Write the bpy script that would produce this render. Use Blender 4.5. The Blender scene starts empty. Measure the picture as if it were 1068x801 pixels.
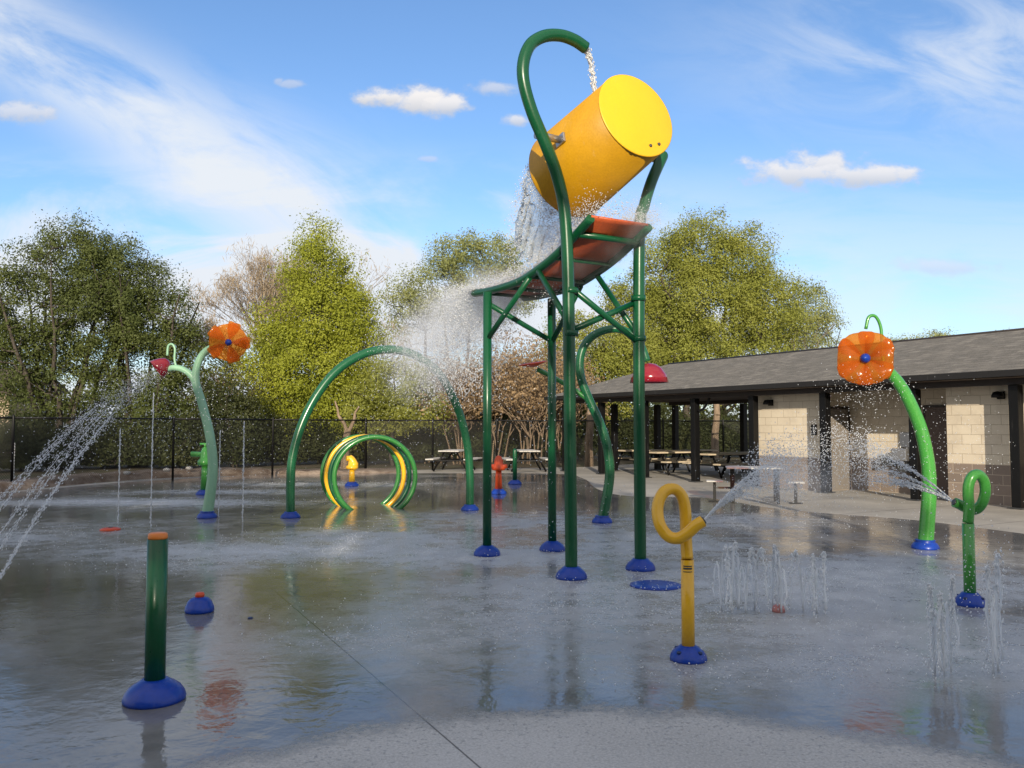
import bpy, bmesh, math, random
import numpy as np
from mathutils import Vector, Matrix
random.seed(7); rng = np.random.default_rng(11)
S = bpy.context.scene
COL = S.collection
R = math.radians
# ------------------------------------------------------------------ camera
F = 870.0; PITCH = math.atan((445 - 400.5) / F); EYE = Vector((0, 0, 1.6))
cam_d = bpy.data.cameras.new('camera'); cam = bpy.data.objects.new('camera', cam_d); COL.objects.link(cam)
cam.location = EYE; cam.rotation_euler = (R(90) + PITCH, 0, 0)
cam_d.sensor_width = 36; cam_d.lens = 36 * F / 1068; cam_d.clip_end = 3000; cam_d.clip_start = 0.05
S.camera = cam
UPV = Vector((0, -math.sin(PITCH), math.cos(PITCH))); FW = Vector((0, math.cos(PITCH), math.sin(PITCH)))
def ray(px, py):                      # survey helper: direction of a sight line measured in the photo
    return (FW + Vector((1, 0, 0)) * ((px - 534) / F) + UPV * (-(py - 400.5) / F))
def gp(px, py, z=0.0):
    d = ray(px, py); t = (z - EYE.z) / d.z; return EYE + d * t
def at(px, py, Y):
    d = ray(px, py); return EYE + d * (Y / d.y)
def onp(px, py, P, n):
    d = ray(px, py); t = (P - EYE).dot(n) / d.dot(n); return EYE + d * t
# ------------------------------------------------------------------ material helpers
class NT:
    def __init__(s, tree): s.t = tree; s.n = tree.nodes; s.l = tree.links
    def node(s, typ, **kw):
        n = s.n.new(typ)
        for k, v in kw.items(): setattr(n, k, v)
        return n
    def put(s, sock, v):
        if v is None: return
        if isinstance(v, bpy.types.NodeSocket): s.l.new(v, sock)
        elif isinstance(v, (tuple, list)):
            try: sock.default_value = v
            except Exception: sock.default_value = tuple(v) + (1.0,)
        else: sock.default_value = v
    def m(s, op, a, b=None, c=None, clamp=False):
        n = s.node('ShaderNodeMath', operation=op); n.use_clamp = clamp
        s.put(n.inputs[0], a); s.put(n.inputs[1], b); s.put(n.inputs[2], c); return n.outputs[0]
    def noise(s, vec, scale, detail=3, rough=.5, dist=0, out='Fac'):
        n = s.node('ShaderNodeTexNoise'); s.put(n.inputs['Vector'], vec)
        n.inputs['Scale'].default_value = scale; n.inputs['Detail'].default_value = detail
        n.inputs['Roughness'].default_value = rough; n.inputs['Distortion'].default_value = dist
        return n.outputs[out]
    def ss(s, v, a, b, lo=0., hi=1.):
        n = s.node('ShaderNodeMapRange', interpolation_type='SMOOTHSTEP')
        s.put(n.inputs[0], v); n.inputs[1].default_value = a; n.inputs[2].default_value = b
        n.inputs[3].default_value = lo; n.inputs[4].default_value = hi; return n.outputs[0]
    def mix(s, f, a, b, blend='MIX'):
        n = s.node('ShaderNodeMix', data_type='RGBA', blend_type=blend)
        s.put(n.inputs[0], f)
        for i, v in ((6, a), (7, b)):
            if isinstance(v, (tuple, list)): v = tuple(v[:3]) + (1.0,)
            s.put(n.inputs[i], v)
        return n.outputs[2]
    def pos(s): return s.node('ShaderNodeNewGeometry').outputs['Position']
    def objc(s): return s.node('ShaderNodeTexCoord').outputs['Object']
    def scale(s, v, k):
        n = s.node('ShaderNodeVectorMath', operation='MULTIPLY'); s.put(n.inputs[0], v); n.inputs[1].default_value = k; return n.outputs[0]
    def sep(s, v):
        n = s.node('ShaderNodeSeparateXYZ'); s.put(n.inputs[0], v); return n.outputs
    def comb(s, x, y, z):
        n = s.node('ShaderNodeCombineXYZ'); s.put(n.inputs[0], x); s.put(n.inputs[1], y); s.put(n.inputs[2], z); return n.outputs[0]
    def bump(s, h, st, dist=1.0, nrm=None):
        n = s.node('ShaderNodeBump'); s.put(n.inputs['Height'], h); n.inputs['Strength'].default_value = st
        n.inputs['Distance'].default_value = dist; s.put(n.inputs['Normal'], nrm); return n.outputs[0]
def new_mat(name):
    m = bpy.data.materials.new(name); m.use_nodes = True
    t = NT(m.node_tree); return m, t, m.node_tree.nodes['Principled BSDF']
def paint(name, col, rough=.3, var=.15, spec=.5, coat=0):
    m, t, b = new_mat(name)
    p = t.objc(); n1 = t.noise(p, 3.0, 4, .6); n2 = t.noise(p, 45, 3, .6)
    c2 = tuple(c * (1 - var) for c in col)
    k = t.m('MULTIPLY_ADD', n2, .5, t.m('MULTIPLY', n1, .5))
    st = t.noise(t.scale(p, (16, 16, 1.3)), 1.0, 5, .7); sc = t.noise(p, 9, 6, .75)
    wear = t.m('MAXIMUM', t.ss(st, .58, .80, 0, .22), t.ss(sc, .64, .74, 0, .20))
    base = t.mix(t.ss(k, .3, .7), c2, col)
    t.put(b.inputs['Base Color'], t.mix(wear, base, tuple(.55 * c + .22 for c in col)))
    t.put(b.inputs['Roughness'], t.m('ADD', t.m('MULTIPLY_ADD', n2, .18, rough - .08), wear))
    b.inputs['Specular IOR Level'].default_value = spec
    b.inputs['Coat Weight'].default_value = coat; b.inputs['Coat Roughness'].default_value = .12
    t.put(b.inputs['Normal'], t.bump(n2, .06, .004))
    return m
M = {}
M['dgreen'] = paint('dark_green_paint', (.004, .080, .030), .30, spec=.4, coat=.08)
M['green'] = paint('green_paint', (.028, .19, .034), .3, coat=.25)
M['mgreen'] = paint('wet_arch_green', (.008, .105, .040), .28, coat=.15)
M['lgreen'] = paint('bright_green_paint', (.055, .30, .045), .28, coat=.3)
M['pale'] = paint('pale_green_paint', (.26, .48, .32), .35)
M['yellow'] = paint('yellow_paint', (.80, .44, .012), .3, .06, coat=.3)
M['bucket'] = paint('shaded_golden_shell', (.56, .29, .006), .36, .22)  # golden, with a darker tone painted in for the less sunlit side
M['lemon'] = paint('sunlit_lemon_plate', (.84, .47, .010), .4, .08)  # brighter yellow than the shell, painted in for the sunlit end
M['blue'] = paint('blue_foot_cover', (.003, .045, .36), .35, .2, spec=.4, coat=.08)
M['navy'] = paint('navy_paint', (.01, .03, .12), .35)
M['orange'] = paint('orange_cap', (.75, .22, .03), .4)
M['redor'] = paint('red_orange_paint', (.65, .075, .015), .35)
M['red'] = paint('dark_red_dome', (.26, .008, .02), .22, coat=.5)
M['pink'] = paint('pink_nozzle', (.55, .22, .20), .4)
M['deck'] = paint('deck_orange_board', (.60, .115, .035), .4, .35)
M['steel'] = paint('steel', (.45, .45, .46), .35); M['steel'].node_tree.nodes['Principled BSDF'].inputs['Metallic'].default_value = .85
M['dsteel'] = paint('dark_steel', (.05, .052, .055), .45)
M['black'] = paint('black_coating', (.0045, .0045, .005), .45, spec=.25)
M['fascia'] = paint('dark_fascia_metal', (.018, .017, .017), .5, spec=.3)
M['white'] = paint('white_paint', (.75, .75, .74), .5)
M['brown'] = paint('dark_brown_paint', (.035, .026, .022), .55)
M['soffit'] = paint('soffit_brown', (.09, .065, .05), .7)
M['door'] = paint('taupe_door_paint', (.19, .17, .15), .5)
M['doorb'] = paint('brown_door_paint', (.11, .07, .055), .5)
M['board'] = paint('pale_table_board', (.60, .50, .36), .55, .25)
M['stone'] = paint('pale_stone', (.55, .53, .50), .8, .3)
def petal_mat():
    m, t, b = new_mat('orange_translucent_petal')
    p = t.objc(); n = t.noise(p, 14, 3)
    t.put(b.inputs['Base Color'], t.mix(n, (.52, .19, .025), (.78, .33, .05)))
    b.inputs['Roughness'].default_value = .16; b.inputs['Coat Weight'].default_value = .6; b.inputs['Coat Roughness'].default_value = .08
    tr = t.node('ShaderNodeBsdfTranslucent'); tr.inputs[0].default_value = (.92, .44, .08, 1)
    tp = t.node('ShaderNodeBsdfTransparent'); tp.inputs[0].default_value = (1, .60, .24, 1)
    a = t.node('ShaderNodeMixShader'); a.inputs[0].default_value = .35; t.l.new(b.outputs[0], a.inputs[1]); t.l.new(tr.outputs[0], a.inputs[2])
    c = t.node('ShaderNodeMixShader'); c.inputs[0].default_value = .68; t.l.new(a.outputs[0], c.inputs[1]); t.l.new(tp.outputs[0], c.inputs[2])
    t.l.new(c.outputs[0], m.node_tree.nodes['Material Output'].inputs[0]); return m
M['petal'] = petal_mat()
def water_mat(name, clear, col=(.86, .89, .92)):
    m, t, b = new_mat(name); b.inputs['Base Color'].default_value = col + (1,)
    b.inputs['Roughness'].default_value = .12
    tl = t.node('ShaderNodeBsdfTranslucent'); tl.inputs[0].default_value = col + (1,)
    tp = t.node('ShaderNodeBsdfTransparent')
    a = t.node('ShaderNodeMixShader'); a.inputs[0].default_value = .45; t.l.new(b.outputs[0], a.inputs[1]); t.l.new(tl.outputs[0], a.inputs[2])
    c = t.node('ShaderNodeMixShader'); c.inputs[0].default_value = clear; t.l.new(a.outputs[0], c.inputs[1]); t.l.new(tp.outputs[0], c.inputs[2])
    t.l.new(c.outputs[0], m.node_tree.nodes['Material Output'].inputs[0]); return m
M['drop'] = water_mat('water_droplets', .12, (.93, .95, .97))
M['fine'] = water_mat('fine_spray', .2, (.92, .94, .96))
def sheet_mat():
    m = water_mat('falling_water_sheet', .5, (.62, .67, .70)); t = NT(m.node_tree)
    p = t.scale(t.pos(), (4.5, 4.5, 1.2)); n = t.noise(p, 1.0, 5, .65, .4)
    mx = [x for x in m.node_tree.nodes if x.type == 'MIX_SHADER'][-1]
    t.l.new(t.ss(n, .30, .68, .16, .50), mx.inputs[0]); return m
M['sheet'] = sheet_mat()
def leaf_mat(name, c1, c2, c3, tr=.35):
    m, t, b = new_mat(name)
    p = t.pos(); big = t.noise(p, .55, 3, .6); mid = t.noise(p, 2.6, 2); sm = t.noise(p, 23, 2)
    k = t.m('MULTIPLY_ADD', big, .6, t.m('MULTIPLY_ADD', mid, .25, t.m('MULTIPLY', sm, .35)))
    c = t.mix(t.ss(k, .42, .62), c1, c2); c = t.mix(t.ss(k, .62, .80), c, c3)
    t.put(b.inputs['Base Color'], c); b.inputs['Roughness'].default_value = .55; b.inputs['Specular IOR Level'].default_value = .25
    tl = t.node('ShaderNodeBsdfTranslucent'); t.put(tl.inputs[0], c)
    a = t.node('ShaderNodeMixShader'); a.inputs[0].default_value = tr; t.l.new(b.outputs[0], a.inputs[1]); t.l.new(tl.outputs[0], a.inputs[2])
    t.l.new(a.outputs[0], m.node_tree.nodes['Material Output'].inputs[0]); return m
M['leaf_dark'] = leaf_mat('willow_leaves', (.060, .078, .022), (.10, .125, .034), (.16, .185, .058))
M['leaf_yel'] = leaf_mat('spring_yellow_leaves', (.19, .22, .024), (.30, .33, .036), (.40, .41, .055))
M['leaf_mid'] = leaf_mat('young_green_leaves', (.17, .19, .036), (.27, .29, .055), (.37, .37, .09))
M['leaf_pale'] = leaf_mat('pale_far_leaves', (.18, .21, .075), (.29, .31, .11), (.38, .40, .16))
M['leaf_tan'] = leaf_mat('dry_tan_leaves', (.17, .12, .065), (.29, .20, .11), (.40, .29, .16), .2)
M['leaf_under'] = leaf_mat('undergrowth_leaves', (.030, .042, .016), (.058, .070, .024), (.095, .10, .038))
def bark(name, c1, c2):
    m, t, b = new_mat(name); p = t.scale(t.objc(), (9, 9, 1.6)); n = t.noise(p, 1.5, 5, .65)
    t.put(b.inputs['Base Color'], t.mix(t.ss(n, .35, .65), c1, c2)); b.inputs['Roughness'].default_value = .9
    t.put(b.inputs['Normal'], t.bump(n, .6, .03)); return m
M['twig'] = leaf_mat('reddish_twigs', (.21, .16, .105), (.34, .265, .175), (.45, .37, .26), .1)
M['bark'] = bark('grey_bark', (.035, .028, .022), (.09, .075, .06))
M['bark_tan'] = bark('tan_twig_bark', (.16, .115, .075), (.30, .22, .15))
M['bark_red'] = bark('reddish_twig_bark', (.14, .105, .075), (.27, .215, .155))
# ------------------------------------------------------------------ mesh helpers
def cr(pts, n=8):                     # Catmull-Rom through points
    P = [Vector(p) for p in pts]; P = [P[0] * 2 - P[1]] + P + [P[-1] * 2 - P[-2]]; out = []
    for i in range(1, len(P) - 2):
        a, b, c, d = P[i - 1:i + 3]
        for k in range(n):
            t = k / n
            out.append(.5 * ((2 * b) + (c - a) * t + (2 * a - 5 * b + 4 * c - d) * t * t + (3 * b - a - 3 * c + d) * t ** 3))
    out.append(P[-2]); return out
class MB:
    def __init__(s): s.v = []; s.f = []; s.sm = []
    def add(s, vs, fs, smooth=False):
        o = len(s.v); s.v += [tuple(v) for v in vs]
        for f in fs: s.f.append(tuple(i + o for i in f)); s.sm.append(smooth)
    def box(s, c, size, rz=0, bev=0.0, rot=None):
        hx, hy, hz = (k / 2 for k in size); c = Vector(c)
        m = rot if rot is not None else Matrix.Rotation(rz, 3, 'Z')
        if bev <= 0:
            vs = [(x, y, z) for x in (-hx, hx) for y in (-hy, hy) for z in (-hz, hz)]
            fs = [(0, 1, 3, 2), (4, 6, 7, 5), (0, 4, 5, 1), (2, 3, 7, 6), (0, 2, 6, 4), (1, 5, 7, 3)]
            s.add([c + m @ Vector(v) for v in vs], fs); return
        bm = bmesh.new(); bmesh.ops.create_cube(bm, size=1)
        for v in bm.verts: v.co = Vector((v.co.x * size[0], v.co.y * size[1], v.co.z * size[2]))
        bmesh.ops.bevel(bm, geom=bm.edges[:], offset=bev, segments=2, affect='EDGES', profile=.6)
        bm.verts.index_update()
        s.add([c + m @ v.co for v in bm.verts], [[v.index for v in f.verts] for f in bm.faces], False); bm.free()
    def tube(s, pts, r, seg=14, closed=False, cap=True, round_end=False):
        P = [Vector(p) for p in pts]; n = len(P)
        rs = [r] * n if not hasattr(r, '__len__') else list(r)
        if round_end and not closed:
            d = (P[-1] - P[-2]).normalized(); q = rs[-1]; e = P[-1]
            for k in (.45, .75, .93): P.append(e + d * q * k); rs.append(q * math.sqrt(1 - k * k))
            n = len(P)
        T = []
        for i in range(n):
            a = P[(i - 1) % n] if (closed or i > 0) else P[i]; b = P[(i + 1) % n] if (closed or i < n - 1) else P[i]
            T.append((b - a).normalized())
        N = T[0].orthogonal().normalized(); vs = []
        for i in range(n):
            N = (N - T[i] * N.dot(T[i])); N = N.normalized() if N.length > 1e-6 else T[i].orthogonal().normalized()
            B = T[i].cross(N)
            for k in range(seg):
                a = 2 * math.pi * k / seg; vs.append(P[i] + (N * math.cos(a) + B * math.sin(a)) * rs[i])
        fs = []
        for i in range(n if closed else n - 1):
            j = (i + 1) % n
            for k in range(seg):
                k2 = (k + 1) % seg; fs.append((i * seg + k, i * seg + k2, j * seg + k2, j * seg + k))
        s.add(vs, fs, True)
        if cap and not closed:
            o = len(s.v) - len(vs); s.f.append(tuple(o + k for k in range(seg))[::-1]); s.sm.append(False)
            s.f.append(tuple(o + (n - 1) * seg + k for k in range(seg))); s.sm.append(False)
    def lathe(s, prof, c=(0, 0, 0), seg=28, mat=None):
        c = Vector(c); vs = []; m = mat if mat is not None else Matrix.Identity(3)
        for (r, z) in prof:
            for k in range(seg):
                a = 2 * math.pi * k / seg; vs.append(c + m @ Vector((r * math.cos(a), r * math.sin(a), z)))
        fs = []
        for i in range(len(prof) - 1):
            for k in range(seg):
                k2 = (k + 1) % seg; fs.append((i * seg + k, i * seg + k2, (i + 1) * seg + k2, (i + 1) * seg + k))
        s.add(vs, fs, True)
        o = len(s.v) - len(vs)
        s.f.append(tuple(o + k for k in range(seg))[::-1]); s.sm.append(False)
        s.f.append(tuple(o + (len(prof) - 1) * seg + k for k in range(seg))); s.sm.append(False)
    def build(s, name, mat, parent=None):
        me = bpy.data.meshes.new(name); v = s.v
        if parent is not None:
            inv = parent_world(parent).inverted(); v = [inv @ Vector(p) for p in s.v]
        me.from_pydata([tuple(p) for p in v], [], s.f); me.polygons.foreach_set('use_smooth', s.sm)
        me.materials.append(mat); me.update()
        o = bpy.data.objects.new(name, me); COL.objects.link(o)
        if parent is not None: o.parent = parent
        return o
def parent_world(o):
    m = o.matrix_basis.copy()
    while o.parent is not None: o = o.parent; m = o.matrix_basis @ m
    return m
def tag(o, label=None, cat=None, group=None, kind=None):
    if label: o['label'] = label
    if cat: o['category'] = cat
    if group: o['group'] = group
    if kind: o['kind'] = kind
    return o
def thing(name, label, cat, loc=(0, 0, 0), rz=0, group=None):
    o = bpy.data.objects.new(name, None); COL.objects.link(o); o.location = loc; o.rotation_euler = (0, 0, rz)
    o.empty_display_size = .2
    return tag(o, label, cat, group)
def np_mesh(name, verts, faces, mat, parent=None, smooth=False):   # verts (N,3), faces (M,k) arrays
    me = bpy.data.meshes.new(name); nv = len(verts); nf, k = faces.shape
    if parent is not None:
        inv = np.array(parent_world(parent).inverted()); verts = verts @ inv[:3, :3].T + inv[:3, 3]
    me.vertices.add(nv); me.vertices.foreach_set('co', np.ascontiguousarray(verts, dtype=np.float32).ravel())
    me.loops.add(nf * k); me.loops.foreach_set('vertex_index', np.ascontiguousarray(faces, dtype=np.int32).ravel())
    me.polygons.add(nf); me.polygons.foreach_set('loop_start', np.arange(nf, dtype=np.int32) * k)
    try: me.polygons.foreach_set('loop_total', np.full(nf, k, dtype=np.int32))
    except Exception: pass
    me.polygons.foreach_set('use_smooth', np.full(nf, smooth)); me.materials.append(mat); me.update(calc_edges=True); me.validate()
    o = bpy.data.objects.new(name, me); COL.objects.link(o)
    if parent is not None: o.parent = parent
    return o
OCT_V = np.array([(1, 0, 0), (-1, 0, 0), (0, 1, 0), (0, -1, 0), (0, 0, 1), (0, 0, -1)], float)
OCT_F = np.array([(0, 2, 4), (2, 1, 4), (1, 3, 4), (3, 0, 4), (2, 0, 5), (1, 2, 5), (3, 1, 5), (0, 3, 5)])
def drops(name, pts, sizes, mat, parent=None, dirs=None, stretch=1.0):
    pts = np.asarray(pts, float); n = len(pts); sizes = np.asarray(sizes, float) * np.ones(n)
    if dirs is None: dirs = np.tile(np.array([[0, 0, 1.]]), (n, 1))
    dirs = np.asarray(dirs, float); dirs = dirs / (np.linalg.norm(dirs, axis=1, keepdims=True) + 1e-9)
    a = np.where(np.abs(dirs[:, :1]) < .8, np.array([[1., 0, 0]]), np.array([[0, 1., 0]]))
    X = np.cross(dirs, a); X /= np.linalg.norm(X, axis=1, keepdims=True); Y = np.cross(dirs, X)
    st = stretch * np.ones(n)
    V = pts[:, None, :] + sizes[:, None, None] * (OCT_V[None, :, 0:1] * X[:, None] + OCT_V[None, :, 1:2] * Y[:, None] + (OCT_V[None, :, 2:3] * st[:, None, None]) * dirs[:, None])
    Fc = OCT_F[None] + (np.arange(n) * 6)[:, None, None]
    return np_mesh(name, V.reshape(-1, 3), Fc.reshape(-1, 3), mat, parent, True)
# ------------------------------------------------------------------ world: sky and clouds
SUN_EL = R(15.5); SUN_AZ_VEC = Vector((0.0, -1.0, 0)).normalized()
world = bpy.data.worlds.new('World'); S.world = world; world.use_nodes = True
w = NT(world.node_tree); wn = world.node_tree.nodes; bg = wn['Background']
SKY_ST = .11; EXPO = 0.75; EF = 2 ** EXPO
sky = w.node('ShaderNodeTexSky'); sky.sky_type = 'NISHITA'; sky.sun_disc = False; sky.sun_elevation = SUN_EL
sky.sun_rotation = math.pi; sky.altitude = 150; sky.air_density = 1.0; sky.dust_density = .6; sky.ozone_density = 2.2
dirv = w.node('ShaderNodeTexCoord').outputs['Generated']
dx, dy, dz = w.sep(dirv)
yy = w.m('MAXIMUM', dy, .12); U = w.m('DIVIDE', dx, yy); Vv = w.m('DIVIDE', dz, yy)
UV = w.comb(U, Vv, 0.0)
front = w.ss(dy, .15, .4)
def rot_uv(ang, su, sv):
    c, s_ = math.cos(ang), math.sin(ang)
    a = w.m('ADD', w.m('MULTIPLY', U, c), w.m('MULTIPLY', Vv, s_)); b = w.m('SUBTRACT', w.m('MULTIPLY', Vv, c), w.m('MULTIPLY', U, s_))
    return a, b, w.comb(w.m('MULTIPLY', a, su), w.m('MULTIPLY', b, sv), 0.0)
# long diagonal cirrus streak
a1, b1, v1 = rot_uv(math.atan2(-.62, 1), 3.0, 8.0)
f1 = w.noise(v1, 1.3, 7, .62, .5)
line_b = -.62 * 0  # streak axis passes (-.5,.41)
th = math.atan2(-.62, 1); b0 = .41 * math.cos(th) + .5 * math.sin(th)
d1 = w.m('DIVIDE', w.m('SUBTRACT', b1, b0), w.ss(a1, -.75, -.10, .055, .10))
g1 = w.m('EXPONENT', w.m('MULTIPLY', w.m('MULTIPLY', d1, d1), -1.0))
cir1 = w.m('MULTIPLY', w.m('MULTIPLY', g1, w.ss(f1, .28, .62)), w.ss(U, .02, -.28))
# horizontal bands low over the trees
v2 = w.comb(w.m('MULTIPLY', U, 2.6), w.m('MULTIPLY', Vv, 8.5), 3.7)
f2 = w.noise(v2, 1.25, 7, .6, .6)
cir2 = w.m('MULTIPLY', w.m('MULTIPLY', w.ss(f2, .35, .60), w.ss(Vv, .36, .20)), w.ss(U, .45, -.1, .35, 1.0))
# faint veil top right
a3, b3, v3 = rot_uv(-.22, 3.0, 8.0)
f3 = w.noise(v3, 1.6, 7, .62, .7)
e3 = w.m('ADD', w.m('POWER', w.m('ABSOLUTE', w.m('DIVIDE', w.m('SUBTRACT', U, .58), .27)), 2.0), w.m('POWER', w.m('ABSOLUTE', w.m('DIVIDE', w.m('SUBTRACT', Vv, .455), .09)), 2.0))
cir3 = w.m('MULTIPLY', w.m('EXPONENT', w.m('MULTIPLY', e3, -1.0)), w.ss(f3, .30, .66))
f4 = w.noise(w.comb(w.m('MULTIPLY', U, 2.2), w.m('MULTIPLY', Vv, 9), 9.1), 1.1, 6, .6, .4)
cir4 = w.m('MULTIPLY', w.ss(f4, .46, .70), w.ss(Vv, .30, .05, 0, .8))
wisp = w.m('ADD', w.m('MULTIPLY', cir1, .95), w.m('ADD', w.m('MULTIPLY', cir2, 1.0), w.m('ADD', w.m('MULTIPLY', cir3, .7), w.m('MULTIPLY', cir4, .6))))
wisp = w.m('ADD', wisp, w.ss(Vv, .28, .04, 0, .32))
wisp = w.m('MULTIPLY', wisp, front, clamp=True)
# cumulus
fluff = w.noise(w.comb(w.m('MULTIPLY', U, 1.0), w.m('MULTIPLY', Vv, 1.4), 0.0), 26, 6, .62)
fluff2 = w.noise(UV, 9, 3, .5)
cum = None; shade = None
for (cx, cy, rx, ry, st) in [(398, 101, 44, 13, 1), (436, 104, 36, 21, 1), (464, 109, 30, 13, .95), (515, 92, 30, 9, .6), (541, 125, 19, 8, .8), (840, 180, 62, 18, .9), (915, 182, 66, 15, .9), (862, 172, 44, 19, .9), (13, 117, 38, 12, .7), (298, 88, 14, 5, .45), (285, 85, 6, 4, .4), (985, 277, 60, 10, .45), (445, 166, 14, 4, .4)]:
    cu = (cx - 534) / F; cv = math.tan(math.atan((400.5 - cy) / F) + PITCH)
    p2 = w.m('MULTIPLY', w.m('DIVIDE', w.m('SUBTRACT', U, cu), rx / F), w.m('DIVIDE', w.m('SUBTRACT', U, cu), rx / F))
    q = w.m('DIVIDE', w.m('SUBTRACT', Vv, cv), ry / F)
    r = w.m('SQRT', w.m('ADD', p2, w.m('MULTIPLY', q, q)))
    r = w.m('ADD', r, w.m('ADD', w.m('MULTIPLY', w.m('SUBTRACT', fluff, .5), 2.3), w.m('MULTIPLY', w.m('SUBTRACT', fluff2, .5), 1.2)))
    mk = w.ss(r, 1.15, .30, 0, st)
    sh = w.m('MULTIPLY', mk, w.ss(q, -.9, .5))
    cum = mk if cum is None else w.m('MAXIMUM', cum, mk); shade = sh if shade is None else w.m('MAXIMUM', shade, sh)
cum = w.m('MULTIPLY', cum, front)
K = 1.0 / SKY_ST / EF
hz = w.ss(dz, .30, .0)
skyc = w.mix(1.0, sky.outputs[0], (.84, .97, 1.14), 'MULTIPLY')
CLOUD = tuple(c * K for c in (.82, .87, .94)); CLO = tuple(c * K for c in (.95, .92, .91)); CLD = tuple(c * K for c in (.60, .63, .70))
c = w.mix(wisp, skyc, CLOUD)
c = w.mix(cum, c, w.mix(shade, CLD, CLO))
back = w.m('MULTIPLY', w.m('SUBTRACT', 1.0, front), w.ss(w.noise(w.scale(dirv, (1.5, 1.5, 3.5)), 1.6, 6, .6), .36, .60, .25, .95))
c = w.mix(back, c, tuple(q * K for q in (.98, .92, .85)))   # made-up bright cloud behind the viewer, added as fill light
w.put(bg.inputs[0], c); bg.inputs[1].default_value = SKY_ST
# sun
sd = bpy.data.lights.new('sun', 'SUN'); sd.energy = 3.4; sd.angle = R(.53); sd.color = (1.0, .87, .68)
so = bpy.data.objects.new('sun', sd); COL.objects.link(so)
tosun = Vector((SUN_AZ_VEC.x * math.cos(SUN_EL), SUN_AZ_VEC.y * math.cos(SUN_EL), math.sin(SUN_EL)))
so.rotation_euler = tosun.to_track_quat('Z', 'Y').to_euler(); so.location = (0, -20, 30)
S.view_settings.view_transform = 'Standard'; S.view_settings.look = 'None'; S.view_settings.gamma = 1; S.view_settings.exposure = EXPO
# ------------------------------------------------------------------ ground
def ground_mat():
    m, t, b = new_mat('grass_and_leaf_litter'); p = t.pos()
    n1 = t.noise(p, .5, 5, .65); n2 = t.noise(p, 9, 5, .7)
    c = t.mix(t.ss(n1, .4, .6), (.06, .065, .022), (.11, .085, .05)); c = t.mix(t.ss(n2, .4, .7, 0, .6), c, (.17, .13, .08))
    t.put(b.inputs['Base Color'], c); b.inputs['Roughness'].default_value = .95; t.put(b.inputs['Normal'], t.bump(n2, .7, .05)); return m
def grid(name, xs, ys, z, mat, kind):
    X, Y = np.meshgrid(xs, ys); V = np.stack([X.ravel(), Y.ravel(), np.full(X.size, z)], 1)
    nx = len(xs); i = np.arange((len(ys) - 1) * nx).reshape(len(ys) - 1, nx)[:, :-1].ravel()
    Fc = np.stack([i, i + 1, i + nx + 1, i + nx], 1); o = np_mesh(name, V, Fc, mat); o['kind'] = kind; return o
grid('ground', np.linspace(-900, 900, 40), np.linspace(-500, 1400, 40), -.05, ground_mat(), 'structure')
def conc_mat():
    m, t, b = new_mat('pale_concrete'); p = t.pos()
    n1 = t.noise(p, .7, 5, .6); n2 = t.noise(p, 60, 3, .7)
    k = t.m('MULTIPLY_ADD', n1, .7, t.m('MULTIPLY', n2, .3))
    c = t.mix(t.ss(k, .35, .65), (.27, .255, .23), (.40, .375, .335))
    x, y, z = t.sep(p)
    jx = t.m('ABSOLUTE', t.m('SUBTRACT', t.m('FRACT', t.m('DIVIDE', t.m('ADD', t.m('MULTIPLY', x, .5), t.m('MULTIPLY', y, -.866)), 2.3)), .5))
    j = t.ss(jx, .004, .008); c = t.mix(j, (.12, .11, .10), c)
    t.put(b.inputs['Base Color'], c); b.inputs['Roughness'].default_value = .85; t.put(b.inputs['Normal'], t.bump(n2, .3, .004)); return m
M['concrete'] = conc_mat()
PADB = [(-16, -5), (-15.2, 4), (-14.2, 12), (-13.2, 17.5), (-12.3, 20.2), (-10.9, 24.6), (-7.6, 28.2), (-2.7, 28.8), (1.4, 28.6), (2.2, 26), (2.2, 21.5), (2.7, 19.4), (4.4, 18.9), (5.0, 16.8), (5.75, 15.6), (6.9, 14.4), (7.7, 12.5), (9, 9), (9.5, 4), (9.5, -5)]
padc = [Vector((x, y, 0)) for x, y in PADB]
pad_smooth = padc[:1] + cr([(p.x, p.y, 0) for p in padc[1:-1]], 6) + padc[-1:]
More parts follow.
